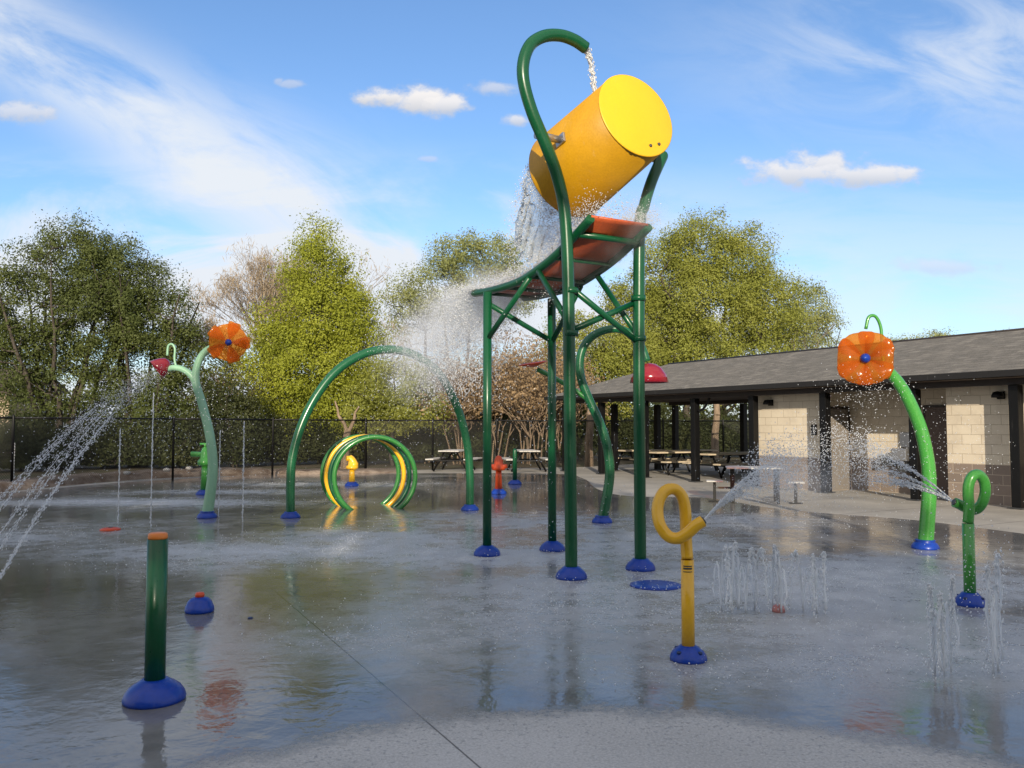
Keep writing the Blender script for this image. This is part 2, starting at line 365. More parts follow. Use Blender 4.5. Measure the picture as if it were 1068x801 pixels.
def pad_mat():
    m, t, b = new_mat('wet_splash_pad_concrete'); p = t.pos(); x, y, z = t.sep(p)
    at_f = t.node('ShaderNodeAttribute', attribute_name='foam').outputs['Fac']
    n1 = t.noise(p, .45, 4, .6); n2 = t.noise(p, 3.2, 5, .65); n3 = t.noise(p, 70, 3, .7); n4 = t.noise(p, 22, 4, .7)
    # dry slab near the camera: wet edge is a ragged curve
    xx = t.m('SUBTRACT', x, .47)
    edge = t.m('SUBTRACT', 4.78, t.m('MULTIPLY', t.m('MULTIPLY', xx, xx), .215))
    dd = t.m('SUBTRACT', y, edge); dd = t.m('ADD', dd, t.m('MULTIPLY', t.m('SUBTRACT', n2, .5), .5)); 
    dd = t.m('ADD', dd, t.m('MULTIPLY', t.m('SUBTRACT', n4, .5), .45))
    wet = t.ss(dd, -.16, .16)
    damp = t.ss(dd, -1.1, .1)
    spk = t.m('MULTIPLY', t.ss(t.noise(p, 34, 3, .65), .56, .64), damp)      # splashed dark specks
    wet = t.m('MAXIMUM', wet, t.m('MULTIPLY', spk, .75))
    foam = t.m('MULTIPLY', at_f, t.ss(t.m('MULTIPLY_ADD', n2, .55, t.m('MULTIPLY', n4, .45)), .36, .62, .40, 1.0))
    foam2 = t.m('MULTIPLY', foam, t.ss(n3, .46, .64))
    dry = t.mix(t.ss(t.m('MULTIPLY_ADD', n1, .4, t.m('MULTIPLY', n3, .6)), .36, .64), (.37, .365, .35), (.55, .54, .52))
    dry = t.mix(t.ss(n4, .64, .74, 0, .35), dry, (.15, .14, .13))
    wetc = t.mix(t.ss(t.m('MULTIPLY_ADD', n1, .6, t.m('MULTIPLY', n2, .4)), .38, .62), (.14, .139, .138), (.235, .232, .228))
    # control joints (lines across the slab)
    def line(px, py, qx, qy, wd):
        a, c_ = gp(px, py), gp(qx, qy); d = (c_ - a).normalized(); nx, ny = -d.y, d.x
        q = t.m('ABSOLUTE', t.m('ADD', t.m('MULTIPLY', t.m('SUBTRACT', x, a.x), nx), t.m('MULTIPLY', t.m('SUBTRACT', y, a.y), ny)))
        sd_ = t.m('ADD', t.m('MULTIPLY', t.m('SUBTRACT', x, a.x), d.x), t.m('MULTIPLY', t.m('SUBTRACT', y, a.y), d.y)); ln_ = (c_ - a).length
        lim = t.m('MULTIPLY', t.ss(sd_, -1.2, 0), t.ss(sd_, ln_ + 1.5, ln_))
        return t.m('SUBTRACT', 1.0, t.m('MULTIPLY', t.m('MULTIPLY', t.ss(q, wd * 1.8, wd * .6), lim), .75))
    j = t.m('MINIMUM', line(500, 800, 300, 628, .0042), line(193, 728, 300, 716, .004))
    calm = t.node('ShaderNodeAttribute', attribute_name='calm').outputs['Fac']
    wetc = t.mix(t.m('MULTIPLY', calm, .8), wetc, (.05, .049, .047))   # water standing in the low spots
    c = t.mix(wet, dry, wetc)
    c = t.mix(t.m('MULTIPLY', foam, .85), c, (.60, .615, .63)); c = t.mix(t.m('MULTIPLY', foam2, .7), c, (.62, .65, .68))
    c = t.mix(j, (.035, .034, .033), c)
    t.put(b.inputs['Base Color'], c)
    pud = t.ss(t.m('MULTIPLY_ADD', n1, .75, t.m('MULTIPLY', n2, .25)), .44, .60)
    rw = t.m('MULTIPLY_ADD', t.m('MULTIPLY', pud, t.m('SUBTRACT', 1.0, calm)), .17, .03)
    rw = t.m('ADD', rw, t.m('MULTIPLY', foam, .6))
    rr = t.m('ADD', t.m('MULTIPLY', wet, rw), t.m('MULTIPLY', t.m('SUBTRACT', 1.0, wet), .8)); t.put(b.inputs['Roughness'], rr)
    b.inputs['IOR'].default_value = 1.34
    # ripples
    rip = t.noise(t.scale(p, (1, 1.0, 1)), 5.5, 3, .55, .3); rip2 = t.noise(p, 19, 3, .6)
    h = t.m('ADD', t.m('MULTIPLY', rip, .010), t.m('MULTIPLY', rip2, t.m('MULTIPLY_ADD', at_f, .006, .0012)))
    h = t.m('MULTIPLY', h, t.m('MULTIPLY', wet, t.m('SUBTRACT', 1.0, t.m('MULTIPLY', calm, .55)))); h = t.m('ADD', h, t.m('MULTIPLY', n3, t.m('MULTIPLY_ADD', t.m('SUBTRACT', 1.0, wet), .0016, t.m('MULTIPLY', foam, .0012))))
    t.put(b.inputs['Normal'], t.bump(h, .5, 1.0)); return m
FOAM = [(150, 524, 2.6, .7, .85), (235, 513, 2.2, .6, .6), (300, 575, 2.4, .75, .85), (215, 590, 1.2, .5, .4), (400, 562, 1.6, .9, .7), (480, 580, 1.8, .8, .7), (600, 615, 1.4, .8, .55), (560, 640, 1.6, .8, .45),
        (430, 665, 1.1, .5, .4), (800, 612, 1.5, 1.3, .75), (890, 600, 1.6, 1.1, .75), (1000, 690, 1.2, .5, .7), (1010, 610, 1.2, .9, .7), (700, 570, 1.2, 1.2, .6), (760, 545, 1.5, 1.2, .6), (880, 660, 1.4, .6, .6), (330, 505, 2.5, .7, .5), (30, 560, 1.2, 1.2, .4), (820, 700, 1.3, .4, .45), (670, 640, 1.2, .6, .5), (540, 545, 2.0, 1.6, .35)]
def build_pad():
    xs = np.arange(-16.5, 10.01, .14); ys = np.arange(-5, 29.5, .14)
    poly = [(p.x, p.y) for p in pad_smooth]
    bm = bmesh.new(); vs = [bm.verts.new((x, y, 0)) for x, y in poly]; f = bm.faces.new(vs)
    if f.normal.z < 0: f.normal_flip()
    for k in range(1, len(xs)): 
        if k % 2 == 0: bmesh.ops.bisect_plane(bm, geom=bm.verts[:] + bm.edges[:] + bm.faces[:], plane_co=(xs[k], 0, 0), plane_no=(1, 0, 0))
    for k in range(1, len(ys)):
        if k % 2 == 0: bmesh.ops.bisect_plane(bm, geom=bm.verts[:] + bm.edges[:] + bm.faces[:], plane_co=(0, ys[k], 0), plane_no=(0, 1, 0))
    me = bpy.data.meshes.new('splash_pad'); bm.to_mesh(me); bm.free(); me.materials.append(pad_mat())
    n = len(me.vertices); co = np.zeros(n * 3); me.vertices.foreach_get('co', co); co = co.reshape(-1, 3)
    fo = np.zeros(n)
    for (px, py, a, bb, st) in FOAM:
        c_ = gp(px, py); d = ((co[:, 0] - c_.x) / (a * 1.2)) ** 2 + ((co[:, 1] - c_.y) / (bb * 1.25)) ** 2; fo = np.maximum(fo, min(1, st + .12) * np.exp(-d * .8))
    at_ = me.attributes.new('foam', 'FLOAT', 'POINT'); at_.data.foreach_set('value', fo.astype(np.float32))
    ca = np.zeros(n)
    for (px, py, a, bb, st) in ((335, 638, 1.7, 1.8, 1), (60, 600, 2.5, 2.6, .9), (200, 690, 1.6, .9, .8), (500, 720, 1.5, .5, .7), (800, 720, 2.0, .6, .8), (520, 520, 3.5, 3, .8), (860, 550, 2.5, .9, .8)):
        c_ = gp(px, py); ca = np.maximum(ca, st * np.exp(-(((co[:, 0] - c_.x) / a) ** 2 + ((co[:, 1] - c_.y) / bb) ** 2) * .9))
    me.attributes.new('calm', 'FLOAT', 'POINT').data.foreach_set('value', ca.astype(np.float32))
    o = bpy.data.objects.new('splash_pad', me); COL.objects.link(o); o['kind'] = 'structure'
build_pad()
# concrete walk round the pad (one sheet below it)
mb = MB(); ap = [(-18, -8), (-16.5, 12), (-14.3, 21), (-12, 25.8), (-8, 29.3), (-3, 31.5), (3, 33.5), (6, 37), (16, 30), (22, 16), (22, -8)]
mb.add([(x, y, -.008) for x, y in ap], [tuple(range(len(ap)))[::-1]])
o = mb.build('concrete_walk', M['concrete']); o['kind'] = 'structure'
# edging of earth and stone at the left rear of the pad
def edging_mat():
    m, t, b = new_mat('earth_and_stone_edging'); p = t.pos(); n = t.noise(p, 3, 5, .7); n2 = t.noise(p, 14, 4, .7)
    t.put(b.inputs['Base Color'], t.mix(t.ss(n, .35, .65), (.13, .085, .055), t.mix(n2, (.20, .15, .11), (.38, .31, .25)))); b.inputs['Roughness'].default_value = .95
    t.put(b.inputs['Normal'], t.bump(n2, .8, .05)); return m
mb = MB(); prof = cr([(gp(px, py).x, gp(px, py).y, 0) for px, py in ((-60, 519), (0, 513), (70, 506), (140, 500), (200, 497), (260, 495.5), (330, 494.5), (420, 493))], 8)
vs = []
for i, p in enumerate(prof):
    n_ = Vector((p.x, p.y - 8, 0)).normalized(); h = .16 * min(1, max(0, (len(prof) - i) / 20)) + .03 * math.sin(i * 1.7) + .05
    for (off, z) in ((-.1, -.02), (.02, h * .8), (.3, h), (1.6, h * .9), (4.5, -.04)): vs.append((p.x + n_.x * off, p.y + n_.y * off, z))
fs = [(i * 5 + k, i * 5 + k + 1, i * 5 + k + 6, i * 5 + k + 5) for i in range(len(prof) - 1) for k in range(4)]
mb.add(vs, [f[::-1] for f in fs], True); o = mb.build('earth_bank', edging_mat()); o['kind'] = 'structure'
# ------------------------------------------------------------------ pavilion
P0 = gp(862, 513.8)
pav = thing('pavilion', 'low pavilion with grey shingle roof, dark columns and cream block walls', 'pavilion', (P0.x, P0.y, 0), R(-60))
PW = parent_world(pav)
def L(x, y, z=0): return PW @ Vector((x, y, z))
def lbox(mb, c, size, bev=0.0): mb.box(PW @ Vector(c), size, rot=Matrix.Rotation(R(-60), 3, 'Z'), bev=bev)
def block_mat():
    m, t, b = new_mat('two_tone_block_wall'); p = t.objc(); x, y, z = t.sep(p)
    v = t.comb(t.m('ADD', x, y), z, 0.0)
    br = t.node('ShaderNodeTexBrick'); t.put(br.inputs['Vector'], v); br.inputs['Scale'].default_value = 1; br.inputs['Brick Width'].default_value = .42; br.inputs['Row Height'].default_value = .205
    br.inputs['Mortar Size'].default_value = .007; br.inputs['Mortar Smooth'].default_value = .2; br.inputs['Bias'].default_value = 0
    br.inputs['Color1'].default_value = (.65, .57, .45, 1); br.inputs['Color2'].default_value = (.72, .64, .51, 1); br.inputs['Mortar'].default_value = (.46, .39, .29, 1)
    b2 = t.node('ShaderNodeTexBrick'); t.put(b2.inputs['Vector'], v); b2.inputs['Scale'].default_value = 1; b2.inputs['Brick Width'].default_value = .42; b2.inputs['Row Height'].default_value = .205
    b2.inputs['Mortar Size'].default_value = .008; b2.inputs['Mortar Smooth'].default_value = .2
    b2.inputs['Color1'].default_value = (.20, .16, .135, 1); b2.inputs['Color2'].default_value = (.27, .215, .18, 1); b2.inputs['Mortar'].default_value = (.42, .35, .28, 1)
    n = t.noise(p, 2.2, 5, .65); n2 = t.noise(p, 60, 3, .7)
    low = t.m('LESS_THAN', z, .82); c = t.mix(low, br.outputs['Color'], b2.outputs['Color'])
    c = t.mix(t.ss(n, .45, .75, 0, .28), c, (.30, .24, .18)); c = t.mix(t.m('MULTIPLY', n2, .18), c, (.2, .16, .12))
    t.put(b.inputs['Base Color'], c); b.inputs['Roughness'].default_value = .85
    h = t.m('SUBTRACT', t.m('MULTIPLY', n2, .3), t.m('ADD', br.outputs['Fac'], 0)); t.put(b.inputs['Normal'], t.bump(h, .5, .006)); return m
foot = [(-2.73, .34), (-.44, .34), (-.44, 1.5), (2.9, 1.5), (2.9, .34), (11, .34), (11, 5.2), (-2.73, 5.2)]
mb = MB(); n = len(foot)
mb.add([L(x, y, -.02) for x, y in foot] + [L(x, y, 2.55) for x, y in foot], [(i, (i + 1) % n, (i + 1) % n + n, i + n) for i in range(n)] + [tuple(range(n, 2 * n))])
mb.build('wall', block_mat(), pav)
def shingle_mat():
    m, t, b = new_mat('grey_asphalt_shingles'); p = t.objc(); x, y, z = t.sep(p)
    br = t.node('ShaderNodeTexBrick'); t.put(br.inputs['Vector'], t.comb(t.m('ADD', x, t.m('MULTIPLY', t.m('FLOOR', t.m('DIVIDE', z, .06)), .13)), z, 0.0)); br.inputs['Scale'].default_value = 1
    br.inputs['Brick Width'].default_value = .3; br.inputs['Row Height'].default_value = .06; br.inputs['Mortar Size'].default_value = .004
    br.inputs['Color1'].default_value = (.115, .105, .088, 1); br.inputs['Color2'].default_value = (.22, .20, .17, 1); br.inputs['Mortar'].default_value = (.06, .056, .052, 1)
    n = t.noise(p, 1.3, 5, .6); n2 = t.noise(p, 55, 3, .7)
    n3 = t.noise(t.comb(t.m('MULTIPLY', x, 2.2), t.m('MULTIPLY', y, .3), t.m('MULTIPLY', z, 16)), 1.6, 4, .7)
    c = t.mix(t.ss(n, .3, .7, 0, .3), br.outputs['Color'], (.17, .155, .13)); c = t.mix(t.ss(n3, .42, .62, 0, .7), c, (.075, .07, .06)); c = t.mix(t.ss(n2, .42, .7, 0, .5), c, (.31, .29, .26))
    t.put(b.inputs['Base Color'], c); b.inputs['Roughness'].default_value = .95; t.put(b.inputs['Normal'], t.bump(t.m('SUBTRACT', n2, br.outputs['Fac']), .5, .01)); return m
e0, e1, yl, yr, ym, ze, zr = -11.9, 12.0, -.5, 5.74, 2.62, 2.69, 3.80
mb = MB()
mb.add([L(e0, yl, ze), L(e1, yl, ze), L(e1, ym, zr), L(-8.78, ym, zr), L(e0, yr, ze), L(e1, yr, ze)], [(0, 1, 2, 3), (5, 4, 3, 2), (4, 0, 3), (1, 5, 2)])
roof = mb.build('roof', shingle_mat(), pav)
mb = MB(); mb.tube([L(-8.78, ym, zr - .015), L(e1, ym, zr - .015)], .05, 8); mb.build('ridge_cap', M['brown'], roof)
mb = MB()
for (cx, cy, sx, sy) in ((.05, yl - .03, e1 - e0 + .16, .06), (.05, yr + .03, e1 - e0 + .16, .06), (e0 - .03, ym, .06, yr - yl - .002), (e1 + .03, ym, .06, yr - yl - .002)):
    lbox(mb, (cx, cy, 2.63), (sx, sy, .125))
mb.build('fascia', M['fascia'], roof)
mb = MB(); mb.add([L(e0, yl, 2.555), L(e1, yl, 2.555), L(e1, yr, 2.555), L(e0, yr, 2.555)], [(3, 2, 1, 0)]); mb.build('soffit', M['soffit'], roof)
mb = MB(); lbox(mb, (-2.0, .02, 2.49), (19.0, .13, .125)); mb.build('beam', M['brown'], pav)
mb = MB(); lbox(mb, (-7.2, 5.0, 2.49), (8.6, .13, .125)); mb.build('beam', M['brown'], pav)
for (x, y) in [(-11.4, 0), (-9.2, 0), (-6.9, 0), (-4.6, 0), (-2.33, 0), (0, 0), (2.39, 0), (4.56, 0), (6.9, 0), (-10.6, 1.6), (-10.6, 3.6), (-7.6, 5.0), (-11.2, 5.0), (-4.8, 5.0)]:
    mb = MB(); lbox(mb, (x, y, 1.20), (.19, .19, 2.44), .012); c_ = mb.build('column', M['black'], pav)
    mb = MB(); lbox(mb, (x, y, .011), (.30, .30, .022), .004); mb.build('base_plate', M['dsteel'], c_)
mb = MB(); mb.tube(cr([L(-4.5, 0.02, 2.05), L(-4.3, .05, 2.12), L(-4.15, .08, 2.3), L(-4.1, .1, 2.43)], 4), .035, 8); mb.build('brace', M['black'], pav)
# doors
def door(c, size, frame, mat, hand):
    mb = MB(); lbox(mb, c, size, .004); d = mb.build('door', mat, pav)
    mb = MB()
    for f in frame: lbox(mb, f[0], f[1], .004)
    mb.build('door_frame', M['brown'], d); mb = MB(); lbox(mb, hand[0], hand[1], .006); mb.build('handle', M['steel'], d)
door((-.425, .98, 1.03), (.024, .80, 2.04), [((-.42, .55, 1.05), (.034, .055, 2.10)), ((-.42, 1.41, 1.05), (.034, .055, 2.10)), ((-.42, .98, 2.08), (.034, .80, .05))], M['door'], ((-.395, .66, 1.0), (.05, .04, .14)))
door((2.1, 1.485, 1.03), (.90, .024, 2.04), [((1.62, 1.48, 1.05), (.055, .034, 2.10)), ((2.58, 1.48, 1.05), (.055, .034, 2.10)), ((2.1, 1.48, 2.08), (.90, .034, .05))], M['doorb'], ((1.75, 1.455, 1.0), (.04, .05, .14)))
for x in (-2.02, 4.09):
    mb = MB(); lbox(mb, (x, .325, 2.24), (.16, .03, .16), .005); wl = mb.build('wall_lamp', M['black'], pav)
    mb = MB(); mb.lathe([(.02, .07), (.09, .05), (.12, -.02), (.12, -.06), (.10, -.06), (.0, -.03)], L(x, .21, 2.25), 16); mb.build('lamp_shade', M['black'], wl)
# restroom sign
mb = MB(); lbox(mb, (-.62, .332, 1.52), (.17, .016, .26), .003); sg = mb.build('sign_plate', M['black'], pav)
mb = MB()
mb.lathe([(.0, -.004), (.02, -.004), (.02, .004), (.0, .004)], L(-.62, .320, 1.605), 12, Matrix.Rotation(R(-60), 3, 'Z') @ Matrix.Rotation(R(90), 3, 'X'))
lbox(mb, (-.62, .320, 1.545), (.05, .006, .075)); lbox(mb, (-.635, .320, 1.478), (.018, .006, .055)); lbox(mb, (-.605, .320, 1.478), (.018, .006, .055)); lbox(mb, (-.62, .320, 1.424), (.10, .006, .018))
mb.build('pictogram', M['white'], sg)
# drinking fountain hung on the recess wall
fp = L(1.1, 1.5, 0); df = thing('drinking_fountain', 'steel drinking fountain mounted on the recessed block wall beside the brown door', 'drinking fountain', (fp.x, fp.y, 0), R(-60))
mb = MB(); lbox(mb, (1.18, 1.30, .93), (.40, .38, .30), .03); mb.build('basin', M['steel'], df)
mb = MB(); lbox(mb, (1.18, 1.38, .64), (.34, .22, .27), .02); mb.build('housing', M['dsteel'], df)
mb = MB(); lbox(mb, (.80, 1.34, .78), (.32, .30, .24), .05); mb.build('low_basin', M['dsteel'], df)
mb = MB(); mb.tube(cr([L(1.08, 1.33, 1.08), L(1.08, 1.33, 1.16), L(1.10, 1.28, 1.18), L(1.14, 1.25, 1.15)], 4), .012, 8); mb.build('spout', M['steel'], df)
mb = MB(); lbox(mb, (1.18, 1.485, 1.28), (.44, .02, .36), .005); mb.build('splash_plate', M['steel'], df)
# ------------------------------------------------------------------ picnic tables
def picnic_parts(t, wet=False):
    loc = Matrix.Translation((0, 0, 0))
    pw = parent_world(t); r3 = pw.to_3x3()
    def bx(mb, c, s, bev=.006, ry=0): mb.box(pw @ Vector(c), s, rot=r3 @ Matrix.Rotation(ry, 3, 'Y'), bev=bev)
    mb = MB()
    for k in range(5): bx(mb, (0, -.30 + k * .15, .74), (1.83, .143, .045))
    mb.build('tabletop', M['board'], t)
    for sy in (-1, 1):
        mb = MB()
        for k in (0, 1): bx(mb, (0, sy * (.62 + k * .15), .445), (1.83, .143, .045))
        mb.build('bench', M['board'], t)
    for sx in (-1, 1):
        mb = MB()
        for sy in (-1, 1):
            mb.tube([pw @ Vector((sx * .62, sy * .22, .715)), pw @ Vector((sx * .62, sy * .62, .02))], .035, 8)
        bx(mb, (sx * .62, 0, .40), (.06, 1.54, .05), .004); bx(mb, (sx * .62, 0, .698), (.06, .70, .034), .004)
        mb.build('leg_frame', M['black'], t)
def copy_tree(o, parent=None):
    c_ = o.copy(); COL.objects.link(c_)
    if parent is not None: c_.parent = parent
    for ch in list(o.children): copy_tree(ch, c_)
    return c_
tdefs = [(('l', -5.9, 2.3), R(30), 'tan picnic table under the roof nearest the cream block wall'),
         (('l', -8.1, 2.1), R(30), 'tan picnic table in the middle of the front row under the pavilion roof'),
         (('l', -10.4, 2.6), R(30), 'tan picnic table at the far open end of the pavilion, behind the green tower post'),
         (('l', -6.4, 4.0), R(28), 'tan picnic table in the rear of the pavilion, behind the one nearest the block wall'),
         (('l', -9.3, 4.1), R(28), 'tan picnic table in the rear of the pavilion near its far open end'),
         (('p', 474, 493.0), R(80), 'grey topped picnic table left of the green tower post, by the rear fence'),
         (('p', 549, 493.2), R(97), 'grey topped picnic table behind the short dark green post by the rear fence')]
src = None
for (where, rz, lab) in tdefs:
    p = L(where[1], where[2]) if where[0] == 'l' else gp(where[1], where[2] - 2.0)
    if src is None:
        src = thing('picnic_table', lab, 'picnic table', (0, 0, 0), 0, 'picnic tables'); picnic_parts(src); o = src
    else: o = copy_tree(src); o['label'] = lab
    o.location = (p.x, p.y, -.006); o.rotation_euler = (0, 0, rz)
    if where[0] == 'p':
        for ch in o.children:
            if ch.name.startswith(('tabletop', 'bench')): ch.data = ch.data.copy(); ch.data.materials[0] = M['stone']
# thin-legged table standing in the spray
p = gp(787, 524); t = thing('steel_table', 'thin legged metal table standing in the spray before the pavilion', 'table', (p.x, p.y, 0), R(-12))
pw = parent_world(t); r3 = pw.to_3x3()
mb = MB(); mb.box(pw @ Vector((0, 0, .735)), (1.15, .80, .03), rot=r3, bev=.008); mb.build('tabletop', M['stone'], t)
for (x, y) in ((-.45, -.3), (-.45, .3), (.45, -.3), (.45, .3)):
    mb = MB(); mb.box(pw @ Vector((x, y, .36)), (.06, .06, .715), rot=r3, bev=.004); mb.build('leg', M['black'], t)
for (x, y) in ((-.82, 0), (.82, -.1)):
    mb = MB(); mb.box(pw @ Vector((x, y, .44)), (.34, .34, .03), rot=r3, bev=.01); st_ = mb.build('seat', M['stone'], t)
    mb = MB(); mb.box(pw @ Vector((x, y, .215)), (.06, .06, .42), rot=r3, bev=.004); mb.box(pw @ Vector((x, y, .012)), (.26, .09, .02), rot=r3, bev=.004); mb.build('seat_post', M['black'], st_)
    mb = MB(); mb.box(pw @ Vector((x * .72, y, .30)), (abs(x) * .52, .04, .04), rot=r3, bev=.004); mb.build('arm', M['dsteel'], st_)
# ------------------------------------------------------------------ fence
def mesh_mat():
    m, t, b = new_mat('black_chain_link'); p = t.objc(); x, y, z = t.sep(p)
    s1 = t.m('ADD', x, y)
    def w_(v): return t.m('LESS_THAN', t.m('ABSOLUTE', t.m('SUBTRACT', t.m('FRACT', t.m('DIVIDE', v, .075)), .5)), .075)
    k = t.m('MAXIMUM', w_(t.m('ADD', s1, z)), w_(t.m('SUBTRACT', s1, z)))
    b.inputs['Base Color'].default_value = (.01, .01, .01, 1); b.inputs['Roughness'].default_value = .5
    t.put(b.inputs['Alpha'], k); return m
M['mesh'] = mesh_mat()
def fence(pts, lab):
    f = thing('chain_link_fence', lab, 'fence', pts[0])
    Hh = 1.83
    for a, c_ in zip(pts[:-1], pts[1:]):
        a, c_ = Vector(a), Vector(c_)
        mb = MB(); mb.tube([a + Vector((0, 0, Hh)), c_ + Vector((0, 0, Hh))], .026, 8); mb.build('top_rail', M['black'], f)
        d = (c_ - a); n_ = max(1, round(d.length / 3.0)); 
        mb = MB(); q = Vector((-d.y, d.x, 0)).normalized() * .035
        mb.add([a + q + Vector((0, 0, .04)), c_ + q + Vector((0, 0, .04)), c_ + q + Vector((0, 0, Hh)), a + q + Vector((0, 0, Hh))], [(0, 1, 2, 3)]); mb.build('wire_mesh', M['mesh'], f)
        for k in range(n_ if c_ != Vector(pts[-1]) else n_ + 1):
            pp = a + d * (k / n_); mb = MB(); mb.tube([pp + Vector((0, 0, -.04)), pp + Vector((0, 0, Hh + .05))], .036, 8, round_end=True); mb.build('post', M['black'], f)
FA = [gp(-120, 513), gp(12, 509.5), gp(180, 501.5), gp(284, 496), gp(381, 491.5)]; FA = [(p.x, p.y, 0) for p in FA]
fence(FA, 'black chain link fence behind the pale green flower, left of the hoops')
FB = [gp(381.5, 491.4), gp(518, 489.5), gp(628, 487)]; FB = [(p.x, p.y, 0) for p in FB]; FB += [(FB[-1][0] + 7.5, FB[-1][1] + 1.0, 0), (FB[-1][0] + 20, FB[-1][1] - 6.5, 0)]
fence(FB, 'black chain link fence behind the picnic tables and running on behind the pavilion')
# ------------------------------------------------------------------ play features
def foot_prof(r, h, pipe):
    return [(r * 1.0, 0), (r * 1.02, h * .14), (r * .97, h * .36), (r * .84, h * .62), (r * .66, h * .80), (max(pipe * 1.45, r * .48), h * .93), (pipe * 1.25, h), (pipe * 1.02, h * 1.01)]
def foot_on(parent, p, r, h, pipe, bolts=True):
    mb = MB(); mb.lathe(foot_prof(r, h, pipe), (p.x, p.y, -.002), 30); f = mb.build('foot_cover', M['blue'], parent); return f
# --- tipping bucket tower
B1, B2, B3, B4 = gp(596, 603), gp(508, 579), gp(576, 574), gp(668, 594)
wv = ((B4 - B1) + (B3 - B2)).normalized(); lv = Vector((-wv.y, wv.x, 0)); UP = Vector((0, 0, 1))
tower = thing('tipping_bucket_tower', 'tall green tower with a yellow tipping bucket above an orange splash board', 'water tower', (B1 + B2 + B3 + B4) / 4)
def hp(px, py): return onp(px, py, B1, lv)
hook = [B1 + UP * .02, hp(595, 500), hp(594, 400), hp(593, 320), hp(591.5, 260), hp(588, 215), hp(580, 180), hp(568, 148), hp(555, 117), hp(546.5, 87), hp(546, 65), hp(553, 47), hp(567, 38), hp(584, 37), hp(599, 42), hp(611, 50)]
RT = .066
def post_part(path, r=RT, base=None, name='post', cap=False):
    mb = MB(); mb.tube(path, r, 18, round_end=cap); o = mb.build(name, M['dgreen'], tower); foot_on(o, base, .165, .125, r)
    # flange ring with bolts above the foot
    return o
P1o = post_part(cr(hook, 7), base=B1, name='hook_post')
ZT = 3.25
def qp4(px, py): return onp(px, py, B4, lv)
post_part(cr([B4 + UP * .02, B4 + UP * 1.2, B4 + UP * 2.4, qp4(667, 240), qp4(672, 214), qp4(680, 188), qp4(691, 163)], 7), base=B4, cap=True)
post_part([B2 + UP * .02, B2 + UP * 1.7, Vector((B2.x, B2.y, 3.30))], base=B2, r=.055)
post_part([B3 + UP * .02, B3 + UP * 1.7, Vector((B3.x, B3.y, 3.28))], base=B3, r=.055)
# splash board following the two rails
prof_k = [(-.28, 3.80), (0.0, 3.68), (.3, 3.565), (.62, 3.47), (1.1, 3.37), (1.5, 3.345), (2.0, 3.35), (2.42, 3.375)]
prof = cr([(k, 0, z) for k, z in prof_k], 5); wid = (B4 - B1).length
def deckp(k, z, wf): q = B1 + lv * k + wv * (wf * wid); return Vector((q.x, q.y, z))
def rail(wf): return [deckp(p.x, p.z, wf) for p in prof]
for wf in (.08, .88):
    mb = MB(); mb.tube(rail(wf), .048, 12, round_end=True); mb.build('board_rail', M['dgreen'], tower)
mb = MB(); npf = len(prof); vs = []
for p in prof:
    for wf in (.09, .87):
        for dz_ in (0.012, .034): vs.append(deckp(p.x, p.z + dz_, wf))
fs = []
for i in range(npf - 1):
    a = i * 4; b_ = a + 4
    fs += [(a, a + 2, b_ + 2, b_), (a + 1, b_ + 1, b_ + 3, a + 3), (a, b_, b_ + 1, a + 1), (a + 2, a + 3, b_ + 3, b_ + 2)]
fs += [(0, 1, 3, 2), ((npf - 1) * 4, (npf - 1) * 4 + 2, (npf - 1) * 4 + 3, (npf - 1) * 4 + 1)]
mb.add(vs, fs, True); mb.build('splash_board', M['deck'], tower)
def zk(k):
    for a, c_ in zip(prof[:-1], prof[1:]):
        if a.x <= k <= c_.x: return a.z + (c_.z - a.z) * (k - a.x) / (c_.x - a.x)
    return prof[-1].z
for k in (-.05, .42, .95, 1.5, 2.05):
    mb = MB(); mb.tube([deckp(k, zk(k) - .028, .08), deckp(k, zk(k) - .028, .88)], .024 if k > 0 else .034, 10); mb.build('cross_bar', M['dgreen'], tower)
def brace(a, b_, r=.034):
    mb = MB(); mb.tube([a, b_], r, 10)
    d = (b_ - a).normalized(); o = mb.build('brace', M['dgreen'], tower); return o
def pz(B, z): return Vector((B.x, B.y, z))
brace(pz(B1, 3.10) , pz(B4, 2.55)); brace(pz(B1, 2.62) + lv * .05, pz(B4, 3.02) + lv * .05)
brace(pz(B2, 2.70), deckp(.95, zk(.95) - .04, .06)); brace(pz(B3, 2.70), deckp(1.05, zk(1.05) - .04, .88))
brace(pz(B2, 3.16), pz(B3, 2.72)); brace(pz(B1, 2.68), deckp(.75, zk(.75) - .04, .06)); brace(pz(B4, 2.62), deckp(.7, zk(.7) - .04, .88))
for (B, r) in ((B1, .085), (B4, .085)):
    for z_ in (3.06, 2.60):
        mb = MB(); mb.lathe([(r, -.03), (r, .03)], pz(B, z_), 16); mb.build('clamp_ring', M['dgreen'], tower)
